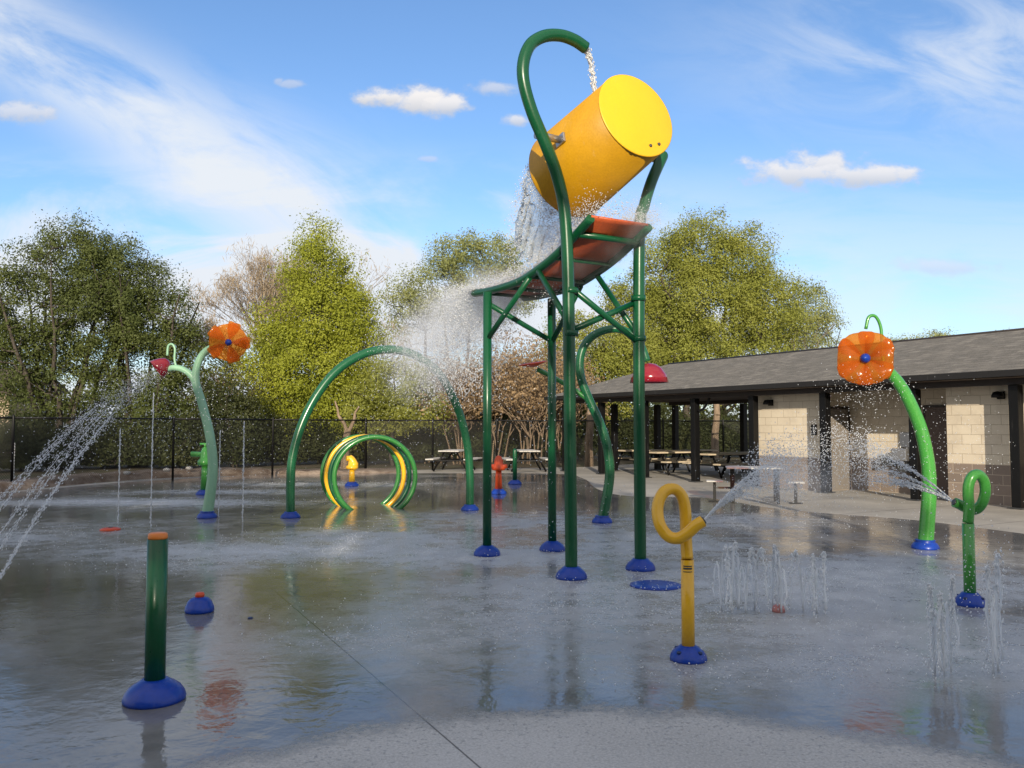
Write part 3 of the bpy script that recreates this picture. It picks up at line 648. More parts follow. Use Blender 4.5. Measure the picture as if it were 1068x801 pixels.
# bucket
mid = (B1 + B4) / 2; bc = at(631, 149, mid.y - .02)
ax = Vector((-lv.x * .98, -lv.y * .98, .22)).normalized(); Lb, Rb = 1.34, .475
bc = bc - ax * .09
bx_ = wv - ax * wv.dot(ax); bx_.normalize(); by_ = ax.cross(bx_)
Mb = Matrix((bx_, by_, ax)).transposed()
mb = MB(); h2 = Lb / 2
Rm = .545
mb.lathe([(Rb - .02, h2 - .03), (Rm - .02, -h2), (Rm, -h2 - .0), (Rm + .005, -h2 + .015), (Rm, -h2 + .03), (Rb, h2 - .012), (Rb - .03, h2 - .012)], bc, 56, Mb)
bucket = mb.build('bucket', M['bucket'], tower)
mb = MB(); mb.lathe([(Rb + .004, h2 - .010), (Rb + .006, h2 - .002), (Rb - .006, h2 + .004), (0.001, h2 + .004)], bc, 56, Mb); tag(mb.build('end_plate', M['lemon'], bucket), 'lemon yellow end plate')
h2 += .004
mb = MB()
for (u_, v_) in ((.24, -.30), (.12, -.34)):
    mb.lathe([(.0, -.002), (.02, -.002), (.016, .012), (.0, .014)], bc + Mb @ Vector((u_, v_, h2)), 10, Mb)
mb.build('bolts', M['dsteel'], bucket)
for sgn in (-1, 1):
    pp = bc + bx_ * (sgn * (Rb + .046)) - ax * .02
    mb = MB(); mb.box(pp, (.03, .11, .16), rot=Mb, bev=.008); pl = mb.build('pivot_plate', M['steel'], bucket)
    tgt = Vector((pp.x, pp.y, pp.z)) + bx_ * (sgn * .32)
    mb = MB(); mb.tube([pp, tgt], .042, 12); mb.build('pivot_pin', M['steel'], pl)
# --- big arch
A1, A2 = gp(303, 540), gp(490, 532); nA = (A2 - A1).cross(UP).normalized()
arch = thing('spray_arch', 'large green spray arch with blue feet spanning over the small hoops', 'spray arch', (A1 + A2) / 2)
ap_ = [(303, 538), (303, 505), (305, 478), (314, 445), (330, 413), (352, 386), (380, 369), (408, 364.5), (434, 371), (459, 391), (477, 425), (487, 462), (490, 495), (490, 530)]
mb = MB(); mb.tube(cr([onp(x, y, A1, nA) for x, y in ap_], 6), .078, 16); at_o = mb.build('arch_tube', M['mgreen'], arch)
foot_on(arch, A1, .17, .11, .078); foot_on(arch, A2, .17, .11, .078)
# --- four hoops
HN = gp(391, 531); HF = gp(376, 525.5)
labels = ['green hoop planted in the pad, nearest of the four nested under the arch', 'dark green hoop between the yellow hoop and the nearest green hoop', 'yellow hoop planted in the pad under the arch', 'green hoop planted farthest back behind the yellow hoop']
mats = ['green', 'dgreen', 'yellow', 'green']
for i in range(4):
    f_ = i / 3; c_ = HN.lerp(HF, f_); hd = Vector((1, .22, 0)).normalized(); rad = .78
    c0 = Vector((c_.x, c_.y, .62)); pts = []
    for k in range(49):
        a = R(-128 - 360 + 180) + 0; a = math.asin(-.64 / rad) if False else 0
    a0 = math.asin(-.66 / rad); a1_ = math.pi - a0
    pts = [c0 + hd * (rad * math.cos(a0 + (a1_ - a0) * k / 48)) + UP * (rad * math.sin(a0 + (a1_ - a0) * k / 48)) for k in range(49)]
    mb = MB(); mb.tube(pts, .046, 14); o = mb.build('spray_hoop', M[mats[i]]); tag(o, labels[i], 'hoop', 'spray hoops under the arch')
# --- flowers
def flower(parent, c, nrm, rad, upv, n=6, cup=.25, name='petal', sq=0.0):
    nrm = nrm.normalized(); X = (upv - nrm * upv.dot(nrm)).normalized(); Y = nrm.cross(X)
    for k in range(n):
        a = 2 * math.pi * (k + .5) / n; D_ = X * math.cos(a) + Y * math.sin(a); T_ = nrm.cross(D_)
        nu, nv = 14, 11; vs = []
        for i in range(nu):
            t_ = i / (nu - 1); r_ = rad * (.10 + .90 * t_)
            hw = math.tan(math.pi / n) * rad * 1.28 * (math.sin(min(1, t_ * 1.06) * math.pi * .60) ** .8) * (1 - .0 * t_)
            if t_ > .62: hw *= math.sqrt(max(0.002, 1 - ((t_ - .62) / .382) ** 2))
            for j in range(nv):
                s_ = -1 + 2 * j / (nv - 1)
                z_ = cup * rad * (t_ ** 1.6) * .55 - cup * rad * .55 * (1 - s_ * s_) * math.sin(t_ * math.pi) * -1 + (.012 if k % 2 else 0) + .022 * rad * math.sin(s_ * 8 + .6) * t_ * (1 - .5 * abs(s_))
                v2_ = D_ * r_ + T_ * (s_ * hw); th_ = math.atan2(v2_.dot(Y), v2_.dot(X)); vs.append(c + v2_ * (1 + sq * math.cos(4 * th_ + math.pi)) + nrm * z_)
        nn = nu * nv; vs2 = vs + [v - nrm * .012 for v in vs]; fs = []
        for i in range(nu - 1):
            for j in range(nv - 1):
                q = i * nv + j; fs.append((q, q + nv, q + nv + 1, q + 1)); fs.append((q + nn + 1, q + nn + nv + 1, q + nn + nv, q + nn))
        for i in range(nu - 1):
            q = i * nv; fs.append((q, q + nn, q + nn + nv, q + nv)); q += nv - 1; fs.append((q, q + nv, q + nn + nv, q + nn))
        for j in range(nv - 1):
            q = (nu - 1) * nv + j; fs.append((q, q + nn, q + nn + 1, q + 1))
        mb = MB(); mb.add(vs2, fs, True); mb.build(name, M['petal'], parent)
def hub(parent, c, nrm, r):
    q = nrm.to_track_quat('Z', 'Y').to_matrix(); mb = MB()
    mb.lathe([(r, -.03), (r * 1.05, .02), (r * .8, .05), (r * .45, .075), (.001, .085)], c, 18, q); return mb.build('hub', M['blue'], parent)
Fb = gp(216, 540); YF = Fb.y
fl = thing('flower_spray', 'pale green flower spray with an orange bloom and a drooping red bud', 'flower spray', Fb)
mb = MB(); pth = cr([Fb + UP * .02] + [at(x, y, YF) for x, y in ((220, 510), (222, 485), (219, 455), (211, 422), (204.5, 400), (205, 384), (211, 370), (221, 362), (231, 358))], 6)
mb.tube(pth, [.095 - .045 * i / (len(pth) - 1) for i in range(len(pth))], 14); mb.build('stem', M['pale'], fl)
mb = MB(); pth = cr([at(205.5, 402, YF), at(199, 391, YF), at(190, 385, YF), at(181, 383.5, YF), at(175, 385, YF)], 6); mb.tube(pth, [.062 - .012 * i / (len(pth) - 1) for i in range(len(pth))], 12); br_ = mb.build('branch', M['pale'], fl)
mb = MB(); mb.tube(cr([at(184, 384, YF), at(182, 374, YF), at(182.5, 364, YF), at(179.5, 359, YF), at(175.5, 361, YF), at(174.5, 371, YF)], 5), .02, 8); mb.build('curl', M['pale'], fl)
bud_c = at(170, 381, YF); q = Vector((-.55, -.25, -.5)).to_track_quat('Z', 'Y').to_matrix()
mb = MB(); mb.lathe([(.02, -.13), (.09, -.10), (.14, -.02), (.17, .06), (.19, .13), (.17, .13), (.13, .03), (.02, -.04)], bud_c, 18, q); mb.build('bud', M['red'], fl)
hc = at(238, 357, YF - .12); nrm = (EYE - hc).normalized() + Vector((.1, 0, -.05)); nrm.normalize()
flower(fl, hc, nrm, .325, UP + Vector((.35, 0, 0)), 5, .1); hub(fl, hc + nrm * .03, nrm, .055); foot_on(fl, Fb, .17, .12, .09)
Gb = gp(965, 572); YG = Gb.y
fr = thing('flower_spray', 'bright green flower spray with one large orange bloom before the block wall', 'flower spray', Gb)
mb = MB(); pth = cr([Gb + UP * .02] + [at(x, y, YG) for x, y in ((967, 545), (969, 515), (968, 485), (961, 450), (950, 422), (939, 402), (928, 389))] + [at(915, 380, YG - .05)], 6)
mb.tube(pth, [.098 - .028 * i / (len(pth) - 1) for i in range(len(pth))], 16); mb.build('stem', M['lgreen'], fr)
mb = MB(); mb.tube(cr([at(921, 383, YG), at(920, 360, YG), at(918.5, 341, YG), at(913, 330, YG), at(906, 331, YG), at(903, 343, YG)], 5), .022, 8); mb.build('curl', M['lgreen'], fr)
hc = at(903, 374, YG - .16); nrm = (EYE - hc).normalized() * 1.0 + Vector((-.12, 0, .10)); nrm.normalize()
flower(fr, hc, nrm, .355, UP + Vector((.06, 0, 0)), 6, .38, sq=.045); hub(fr, hc + nrm * .04, nrm, .06); foot_on(fr, Gb, .17, .12, .09)
# --- red dome drooper
Db = gp(628, 545); YD = Db.y
dr = thing('bell_spray', 'green hooked spray pipe with a hanging dark red bell and an orange side leaf', 'bell spray', Db)
mb = MB(); pth = cr([Db + UP * .02] + [at(x, y, YD) for x, y in ((633, 518), (636, 492), (633, 465), (625, 440), (614, 416), (606, 394), (605, 374), (611, 358), (624, 347), (642, 343), (658, 348), (669, 361), (675, 377))], 6)
mb.tube(pth, [.085 - .025 * i / (len(pth) - 1) for i in range(len(pth))], 14); mb.build('stem', M['mgreen'], dr)
mb = MB(); mb.tube(cr([at(613, 417, YD), at(604, 410, YD), at(590, 401, YD), at(574, 392, YD), at(560, 385, YD)], 5), .04, 10); mb.build('branch', M['green'], dr)
dc = at(677, 399, YD); mb = MB(); mb.lathe([(.02, .33), (.12, .31), (.22, .24), (.29, .13), (.325, .0), (.31, .0), (.27, .12), (.19, .21), (.02, .27)], dc, 26); mb.build('bell', M['red'], dr)
lc = at(556, 381, YD); mb = MB(); mb.lathe([(.02, -.03), (.15, .0), (.24, .03), (.235, .045), (.14, .02), (.02, .0)], lc, 18, Vector((-.15, -.1, 1)).to_track_quat('Z', 'Y').to_matrix()); mb.build('leaf_cup', M['redor'], dr)
foot_on(dr, Db, .17, .12, .085)
# --- loop jets
def loop_post(name, label, base, path2, mat, r, fr_, fh, dpt, sticker=False):
    b = gp(*base); Y = b.y; t = thing(name, label, 'spray post', b)
    n = len(path2); pts = []
    for i, (x, y, dd) in enumerate(path2): pts.append(at(x, y, Y + dd))
    split = at(path2[0][0], path2[0][1], Y)
    mb = MB(); mb.tube([b + UP * .02, Vector((b.x, b.y, split.z - .004))], r * 1.1, 18); po = mb.build('post', mat, t)
    pts[0] = Vector((b.x, b.y, split.z))
    mb = MB(); mb.tube(cr(pts, 7), r, 18); lo = mb.build('loop', mat, t)
    e = pts[-1]; d = (pts[-1] - pts[-2]).normalized(); mb = MB(); mb.tube([e, e + d * .012], r * .62, 12); mb.build('nozzle', M['dsteel'], lo)
    f = foot_on(t, b, fr_, fh, r * 1.1)
    mb = MB()
    for k in range(4):
        a = R(40 + 90 * k); mb.lathe([(.0, -.004), (.017, -.004), (.015, .010), (.0, .012)], Vector((b.x + math.cos(a) * fr_ * .80, b.y + math.sin(a) * fr_ * .80, fh * .62)), 10)
    mb.build('bolts', M['navy'], f)
    if sticker:
        mb = MB()
        z0 = at(718, 592, Y).z
        for (dz_, hh) in ((.0, .006), (-.022, .003), (.016, .004)):
            vs = []
            for k in range(9):
                a = R(-140 + k * 10); vs += [(b.x + math.cos(a) * (r * 1.1 + .0015), b.y + math.sin(a) * (r * 1.1 + .0015), z0 + dz_ - hh), (b.x + math.cos(a) * (r * 1.1 + .0015), b.y + math.sin(a) * (r * 1.1 + .0015), z0 + dz_ + hh)]
            mb.add(vs, [(k * 2, k * 2 + 2, k * 2 + 3, k * 2 + 1) for k in range(8)])
        mb.build('maker_sticker', M['dsteel'], po)
    return t, pts[-1], d
def z1(x, y, d): return (640 + x / 4.855, 480 + y / 4.855, d)
_, yn, yd = loop_post('loop_spray', 'yellow loop spray post with a blue foot on the wet pad', (718, 688), [z1(367, 500, 0), z1(367, 410, 0.02), z1(366, 320, .04), z1(361, 245, .05), z1(345, 180, .05), z1(308, 146, .04), z1(262, 155, .02), z1(231, 200, 0), z1(222, 262, -.02), z1(236, 330, -.05), z1(275, 383, -.07), z1(325, 395, -.09), z1(375, 368, -.11), z1(418, 330, -.12), z1(452, 308, -.12)], M['yellow'], .041, .125, .10, .1, True)
def z2(x, y, d): return (848 + x / 4.855, 430 + y / 4.855, d)
_, gn, gd = loop_post('loop_spray', 'green loop spray post with a blue foot near the right edge of the pad', (1012, 631), [z2(792, 560, 0), z2(790, 480, .0), z2(785, 420, .0), z2(788, 365, .0), z2(806, 325, .0), z2(836, 315, .02), z2(864, 345, .04), z2(872, 400, .06), z2(858, 455, .08), z2(832, 488, .1), z2(800, 494, .12), z2(765, 480, .13), z2(735, 464, .13), z2(716, 456, .13)], M['lgreen'], .046, .13, .115, .1)
# --- short green post left
b = gp(161, 730); t = thing('short_spray_post', 'short dark green post with an orange cap and a large blue foot', 'spray post', b)
mb = MB(); zt = at(165, 562, b.y).z; mb.tube([b + UP * .02, Vector((b.x, b.y, zt))], .0585, 24); po = mb.build('post', M['dgreen'], t)
mb = MB(); mb.lathe([(.054, 0), (.056, .008), (.054, .03), (.045, .036), (.012, .036)], Vector((b.x, b.y, zt)), 22); mb.build('cap', M['orange'], t); foot_on(t, b, .172, .125, .0585)
# --- blue ground dome with red nozzle
b = gp(208, 638); t = thing('ground_nozzle', 'blue dome on the wet pad with a red orange top nozzle', 'ground nozzle', b)
mb = MB(); mb.lathe([(.118, 0), (.122, .015), (.118, .05), (.112, .055), (.10, .09), (.075, .115), (.04, .128)], b, 28); mb.build('dome', M['blue'], t)
mb = MB(); mb.lathe([(.038, .12), (.04, .15), (.032, .165), (.012, .168)], b, 16); mb.build('nozzle', M['redor'], t)
# --- low discs
b = gp(115, 553); t = thing('low_nozzle', 'flat red orange disc nozzle on the wet pad, left of the flower', 'ground nozzle', b)
mb = MB(); mb.lathe([(.15, 0), (.15, .02), (.12, .035), (.05, .04)], b, 24); mb.build('disc', M['redor'], t); mb = MB(); mb.lathe([(.03, .035), (.03, .048), (.012, .05)], b, 12); mb.build('nozzle', M['dsteel'], t)
b = gp(812, 638); t = thing('low_nozzle', 'small pink ground nozzle among the low jets', 'ground nozzle', b)
mb = MB(); mb.lathe([(.055, 0), (.056, .02), (.045, .05), (.02, .065)], b, 18); mb.build('dome', M['pink'], t); mb = MB(); mb.lathe([(.014, .06), (.014, .075), (.006, .078)], b, 10); mb.build('nozzle', M['white'], t)
b = gp(684, 611); mb = MB(); mb.lathe([(.26, .0), (.26, .012), (.22, .02), (.05, .024)], b, 30); o = mb.build('floor_cover', M['blue']); tag(o, 'flat round blue floor cover beside the right foot of the tower', 'floor cover')
b = gp(261, 645); mb = MB(); mb.lathe([(.022, .0), (.022, .008), (.012, .012)], b, 12); o = mb.build('drain_cap', M['navy']); tag(o, 'tiny dark blue cap set in the pad right of the blue dome', 'floor cap')
# --- small sprayers at the rear
def hydrant(base, top, mat, label, kind):
    b = gp(*base); Y = b.y; h = at(base[0], top, Y).z; t = thing('spray_cannon' if kind != 'post' else 'short_spray_post', label, 'spray post', b)
    if kind == 'post':
        mb = MB(); mb.tube([b + UP * .02, Vector((b.x, b.y, h))], .062, 14, round_end=True); mb.build('post', M[mat], t)
    else:
        mb = MB(); mb.lathe([(.09, .05), (.075, h * .45), (.07, h * .6)], b, 18); mb.build('post', M[mat], t)
        mb = MB(); mb.lathe([(.07, h * .6), (.16, h * .62), (.17, h * .70), (.11, h * .76), (.10, h * .88), (.06, h * .98), (.01, h)], b, 20); hd = mb.build('head', M[mat], t)
        if kind == 'tap':
            mb = MB(); mb.tube([b + UP * (h * .83) + Vector((-.32, 0, .02)), b + UP * (h * .83) + Vector((.20, 0, .0))], .065, 12, round_end=True); mb.build('barrel', M[mat], t)
            mb = MB(); mb.tube([b + UP * (h * .97), b + UP * (h * 1.08)], .03, 8); mb.tube([b + UP * (h * 1.06) + Vector((-.12, 0, 0)), b + UP * (h * 1.06) + Vector((.12, 0, 0))], .025, 8); mb.build('handle', M[mat], t)
        elif kind == 'fish':
            mb = MB(); mb.tube(cr([b + UP * (h * .62), b + UP * (h * .8) + Vector((.05, 0, 0)), b + UP * (h * .98) + Vector((-.04, 0, 0)), b + UP * (h * 1.0) + Vector((-.14, -.05, 0))], 5), [.12] * 6 + [.10] * 6 + [.07] * 4, 12); mb.build('spout', M[mat], t)
        else:
            for sx in (-1, 1):
                mb = MB(); mb.tube([b + UP * (h * .72), b + UP * (h * .72) + Vector((sx * .2, -.05, 0))], .05, 10); mb.build('outlet', M[mat], hd)
    foot_on(t, b, .19, .12, .09)
hydrant((213, 516), 466, 'lgreen', 'bright green water cannon behind the pale green flower stem', 'tap')
hydrant((367, 507), 478, 'yellow', 'yellow water cannon seen through the nested hoops', 'fish')
hydrant((520, 515), 475, 'redor', 'red orange hydrant sprayer between the tower and the rear tables', 'hyd')
hydrant((537, 505), 470, 'dgreen', 'short dark green post with a blue foot near the rear table', 'post')
# small pale stones on the rear edging
for i, (px, py, lab) in enumerate(((128, 504, 'pale stone on the earth bank left of the flower stem'), (170, 500, 'pale stone on the earth bank nearest the left fence post'), (194, 498, 'pale stone on the earth bank just left of the green cannon'))):
    b = gp(px, py); bm = bmesh.new(); bmesh.ops.create_icosphere(bm, subdivisions=2, radius=.085)
    for v in bm.verts: v.co = Vector((v.co.x * 1.3, v.co.y, v.co.z * .7)) * (1 + .25 * (random.random() - .5))
    me = bpy.data.meshes.new('rock'); bm.to_mesh(me); bm.free(); me.materials.append(M['stone']); o = bpy.data.objects.new('rock', me); COL.objects.link(o)
    o.location = (b.x, b.y + .25, .28); tag(o, lab, 'stone', 'pale stones on the bank')
# ------------------------------------------------------------------ water
S.cycles.volume_bounces = 2
def arr(v): return np.array([v.x, v.y, v.z])
def core(name, p0, v0, T0, T1, r, parent=None, wob=.004):
    ts = np.linspace(T0, T1, 26); P = p0 + v0 * ts[:, None] + np.array([0, 0, -4.905]) * (ts ** 2)[:, None]
    P = P + rng.normal(size=P.shape) * wob * np.linspace(0, 1, 26)[:, None]; P[:, 2] = np.maximum(P[:, 2], .003)
    mb = MB(); mb.tube([Vector(q) for q in P], [r * (.55 + .9 * rng.random()) for _ in ts], 6); return mb.build(name, M['drop'], parent)
def ballistic(p0, v0, t): return p0 + v0 * t[:, None] + np.array([0, 0, -4.905]) * (t ** 2)[:, None]
def jet(name, label, group, p0, v0, T, n, spread, size, mat='drop', parent=None, t0=0.0):
    p0 = np.asarray(p0, float); v0 = np.asarray(v0, float)
    t = t0 + (T - t0) * rng.random(n); f = t / T
    vv = v0[None] * (1 + spread * rng.normal(size=(n, 1)) * .6) + spread * np.linalg.norm(v0) * rng.normal(size=(n, 3)) * .5
    pos = p0 + vv * t[:, None] + np.array([0, 0, -4.905]) * (t ** 2)[:, None]
    vel = vv + np.array([0, 0, -9.81]) * t[:, None]
    keep = pos[:, 2] > .004; pos, vel, f = pos[keep], vel[keep], f[keep]
    sz = size * (.5 + rng.random(len(pos))); st = 2.2
    o = thing(name, label, 'water jet', p0, 0, group)
    core('stream', p0, v0, 0, T * .97, size * 1.35, o, .008); core('stream', p0, v0 * np.array([-.7, -1, .86]), 0, T * .83, size * 1.1, o, .008)
    tag(drops('spray', pos, sz, M[mat], o, vel, st), kind='stuff'); return o
WJ = 'jets of water playing on the pad'
# fan of jets thrown from the red bud down to the left
fan = thing('water_jet', 'fan of beaded white jets falling from the red bud toward the left edge', 'water jet', bud_c, 0, WJ)
for i, (px, py, qx, qy) in enumerate(((160, 389, -75, 628), (162, 392, -58, 640), (165, 389, -44, 640), (167, 393, -30, 652), (169, 391, -22, 640), (163, 388, -100, 640))):
    p0 = arr(at(px, py, YF - .25)); p1 = arr(gp(qx, qy)); T = .54; v0 = (p1 - p0) / T + np.array([0, 0, 4.905 * T])
    core('stream', p0, v0, T * .42, T, .0026, fan, .003)
    n = 900; t = T * rng.random(n) ** .8; k = 1 - t / T
    pos = p0 + v0 * t[:, None] + np.array([0, 0, -4.905]) * (t ** 2)[:, None] + rng.normal(size=(n, 3)) * (.006 + .085 * k ** 1.4)[:, None]
    keep = pos[:, 2] > .01; vel = v0 + np.array([0, 0, -9.81]) * t[:, None]
    tag(drops('spray', pos[keep], .0042 * (.5 + rng.random(keep.sum())), M['drop'], fan, vel[keep], np.where(t < .4 * T, 1.6, 5.0)[keep]), kind='stuff')
# thin falling streams
for (px, y0, y1, lab) in ((123, 448, 548, 'thin vertical thread of water above the flat red disc'), (157, 410, 552, 'thin vertical thread of water hanging from the red bud'), (253, 440, 545, 'thin vertical thread of water right of the pale flower stem'), (14, 462, 507, 'thin vertical thread of water at the far left before the fence'), (228, 450, 540, 'thin vertical thread of water just right of the pale flower stem')):
    b = gp(px, y1); top = at(px, y0, b.y).z; n = int(170 * top); zz = top * rng.random(n)
    pos = np.stack([b.x + rng.normal(size=n) * .006, b.y + rng.normal(size=n) * .006, zz + .01], 1)
    o = thing('water_thread', lab, 'water jet', b, 0, 'thin threads of falling water')
    mb = MB(); mb.tube([Vector((b.x + random.gauss(0, .003), b.y, top * k / 30 + .003)) for k in range(31)], [.0035 + .003 * random.random() for k in range(31)], 6); mb.build('stream', M['drop'], o)
    tag(drops('spray', pos, .0042 * (.6 + .8 * rng.random(n)), M['drop'], o, None, 4.0), kind='stuff')
# low bubbling jets right of the yellow post
lj = [(752, 638, 571), (763, 640, 569), (770, 636, 573), (778, 640, 575), (787, 637, 572), (806, 636, 571), (815, 640, 578), (838, 640, 577), (852, 641, 580), (860, 640, 577)]
for i, (px, y0, y1) in enumerate(lj):
    b = gp(px, y0); h = at(px, y1, b.y).z; vz = math.sqrt(2 * 9.81 * h); ang = rng.random() * 6.28; vh = .16 + .12 * rng.random()
    jet('ground_jet', 'short bubbling jet rising from the pad right of the yellow loop post', 'short bubbling jets right of the yellow post', (b.x, b.y, .01), (math.cos(ang) * vh, math.sin(ang) * vh, vz), 2 * vz / 9.81, 130, .014, .0062)
for i, (px, y0, y1) in enumerate(((975, 705, 612), (985, 708, 622), (992, 704, 605), (1036, 705, 595), (1041, 703, 580))):
    b = gp(px, y0); h = at(px, y1, b.y).z; vz = math.sqrt(2 * 9.81 * h); ang = rng.random() * 6.28
    jet('ground_jet', 'narrow vertical jet rising from the pad in front of the green loop post', 'narrow jets in front of the green loop post', (b.x, b.y, .01), (math.cos(ang) * .06, math.sin(ang) * .06, vz), 2 * vz / 9.81, 150, .014, .0056)
# nozzle jets of the two loops
def nozzle_jets(p, d, label, tgt, T, seedn=4):
    t_ = thing('water_jet', label, 'water jet', p, 0, WJ); p = arr(p)
    for k in range(seedn):
        tg = arr(tgt) + np.array([(k - 1.5) * .05, 0, (k - 1.5) * .13]) + rng.normal(size=3) * .05; v0 = (tg - p) / T + np.array([0, 0, 4.905 * T])
        t = np.sort(rng.random(700)) * T * 1.0; pos = p + v0 * t[:, None] + np.array([0, 0, -4.905]) * (t ** 2)[:, None]
        kk = (t / T) ** 2.5; pos = pos + rng.normal(size=pos.shape) * (.003 + .06 * kk)[:, None]
        core('stream', p, v0, 0, T * .85, .0036, t_, .008)
        tag(drops('spray', pos, .0042 * (.6 + .8 * rng.random(700)), M['drop'], t_, v0 + np.array([0, 0, -9.81]) * t[:, None], np.where(t < .6 * T, 6.0, 2.0)), kind='stuff')
    n = 2600; t = T * (.75 + 1.0 * rng.random(n)); vv = v0 * (1 + .12 * rng.normal(size=(n, 1))) + rng.normal(size=(n, 3)) * .5
    pos = p + vv * t[:, None] + np.array([0, 0, -4.905]) * (t ** 2)[:, None]; pos = pos[pos[:, 2] > .02]
    tag(drops('spray', pos, .0060 * (.5 + rng.random(len(pos))), M['fine'], t_), kind='stuff')
nozzle_jets(yn, yd, 'jets sprayed to the right from the yellow loop post', at(800, 499, yn.y + 3.2), .24)
nozzle_jets(gn, gd, 'jets sprayed to the left from the green loop post', at(905, 487, gn.y + 2.2), .24)
# trickle from the hook into the bucket
hk = arr(hook[-1]); n = 500; t = .32 * rng.random(n); v0 = np.array([wv.x * .45, wv.y * .45, -.5])
pos = hk + v0 * t[:, None] + np.array([0, 0, -4.905]) * (t ** 2)[:, None] + rng.normal(size=(n, 3)) * .016
o = thing('water_jet', 'trickle falling from the hooked pipe onto the yellow bucket', 'water jet', hk, 0, WJ); core('stream', hk, v0, 0, .31, .011, o, .010)
tag(drops('spray', pos, .0055 * (.5 + rng.random(n)), M['drop'], o, v0 + np.array([0, 0, -9.81]) * t[:, None], 3.0), kind='stuff')
# sheet pouring out of the bucket mouth
lip = bc - ax * (Lb / 2); sheet = thing('water_sheet', 'sheet of water pouring from the bucket mouth onto the orange board', 'water sheet', lip)
rows, cols = 26, 40; vs = []
for i in range(rows):
    t_ = .36 * i / (rows - 1)
    for j in range(cols):
        a = math.pi * (-1.02 + 1.04 * j / (cols - 1))            # lower half of the mouth
        loc = bx_ * (math.cos(a) * (Rm - .03)) + by_ * (math.sin(a) * (Rm - .03) * (1 - .35 * i / rows))
        if j == 0: pass
        p = lip + loc * (1 - .10 * i / rows) + (-ax) * (1.25 * t_ * (1 + .25 * math.sin(j * 1.9 + i * .2))) + UP * (-4.905 * t_ * t_ * 1.05)
        p += Vector((random.gauss(0, .008), random.gauss(0, .008), random.gauss(0, .012)))
        vs.append(p)
mb = MB(); mb.add(vs, [(i * cols + j, i * cols + j + 1, (i + 1) * cols + j + 1, (i + 1) * cols + j) for i in range(rows - 1) for j in range(cols - 1)], True); mb.build('sheet', M['sheet'], sheet)
n = 5200; a = math.pi * (-1.05 + 1.1 * rng.random(n)); t = .40 * rng.random(n); 
bxA, byA, axA, lipA = map(arr, (bx_, by_, ax, lip))
pos = lipA + bxA * (np.cos(a) * (Rm - .02))[:, None] + byA * (np.sin(a) * (Rm - .02))[:, None] - axA * ((1.1 + .5 * rng.random(n)) * t)[:, None] + np.array([0, 0, -4.905]) * (t ** 2)[:, None] + rng.normal(size=(n, 3)) * (.012 + .11 * t)[:, None]
tag(drops('spray', pos, .006 * (.5 + rng.random(n)), M['fine'], sheet), kind='stuff')
# splash over the board
n = 15000; kk = -.34 + 2.78 * rng.random(n); zz = np.array([zk(min(2.41, max(-.27, k))) for k in kk]); wf = rng.random(n)
base = arr(B1) + np.outer(kk, arr(lv)) + np.outer(wf * wid * 1.1 - .05 * wid, arr(wv)); base[:, 2] = zz + .04 + np.abs(rng.normal(size=n)) * (.07 + .05 * (kk < .3))
splash = drops('board_splash', base, .0055 * (.5 + rng.random(n)), M['fine']); tag(splash, 'splashing water running down the orange board', 'water', None, 'stuff')
# plume flying off the end of the board and falling behind the arch
n = 42000; t = .56 * rng.random(n) ** 1.25; v_l = 1.6 + 5.4 * rng.random(n); e0_ = arr(B1) + arr(lv) * 2.35
grp = rng.integers(0, 260, n); gv = rng.random(260); gw = rng.random(260); mixk = rng.random(n) < .6
v_l = np.where(mixk, 1.6 + 5.4 * gv[grp] + .12 * rng.normal(size=n), v_l)
v = np.outer(v_l, arr(lv)) + np.outer(np.where(mixk, (gw[grp] - .5) * .8, (rng.random(n) - .5) * .8), arr(wv)) ; v[:, 2] = .0 + 1.7 * np.where(mixk, np.roll(gv, 7)[grp] + .04 * rng.normal(size=n), rng.random(n)) * (v_l / 5)
p0 = e0_ + np.outer(rng.random(n) * wid, arr(wv)); p0[:, 2] = 3.40 + .05 * rng.random(n)
pos = p0 + v * t[:, None] + np.array([0, 0, -4.905]) * (t ** 2)[:, None] + rng.normal(size=(n, 3)) * np.where(mixk, .012 + .05 * t, .02 + .12 * t)[:, None]
keep = pos[:, 2] > .02; pos = pos[keep]
vel = (v + np.array([0, 0, -9.81]) * t[:, None])[keep]
o = drops('water_plume', pos, .0046 * (.35 + rng.random(len(pos)) ** 2 * 1.3), M['fine'], None, vel, 2.6); tag(o, 'plume of spray flying off the end of the orange board toward the arch', 'water', None, 'stuff')
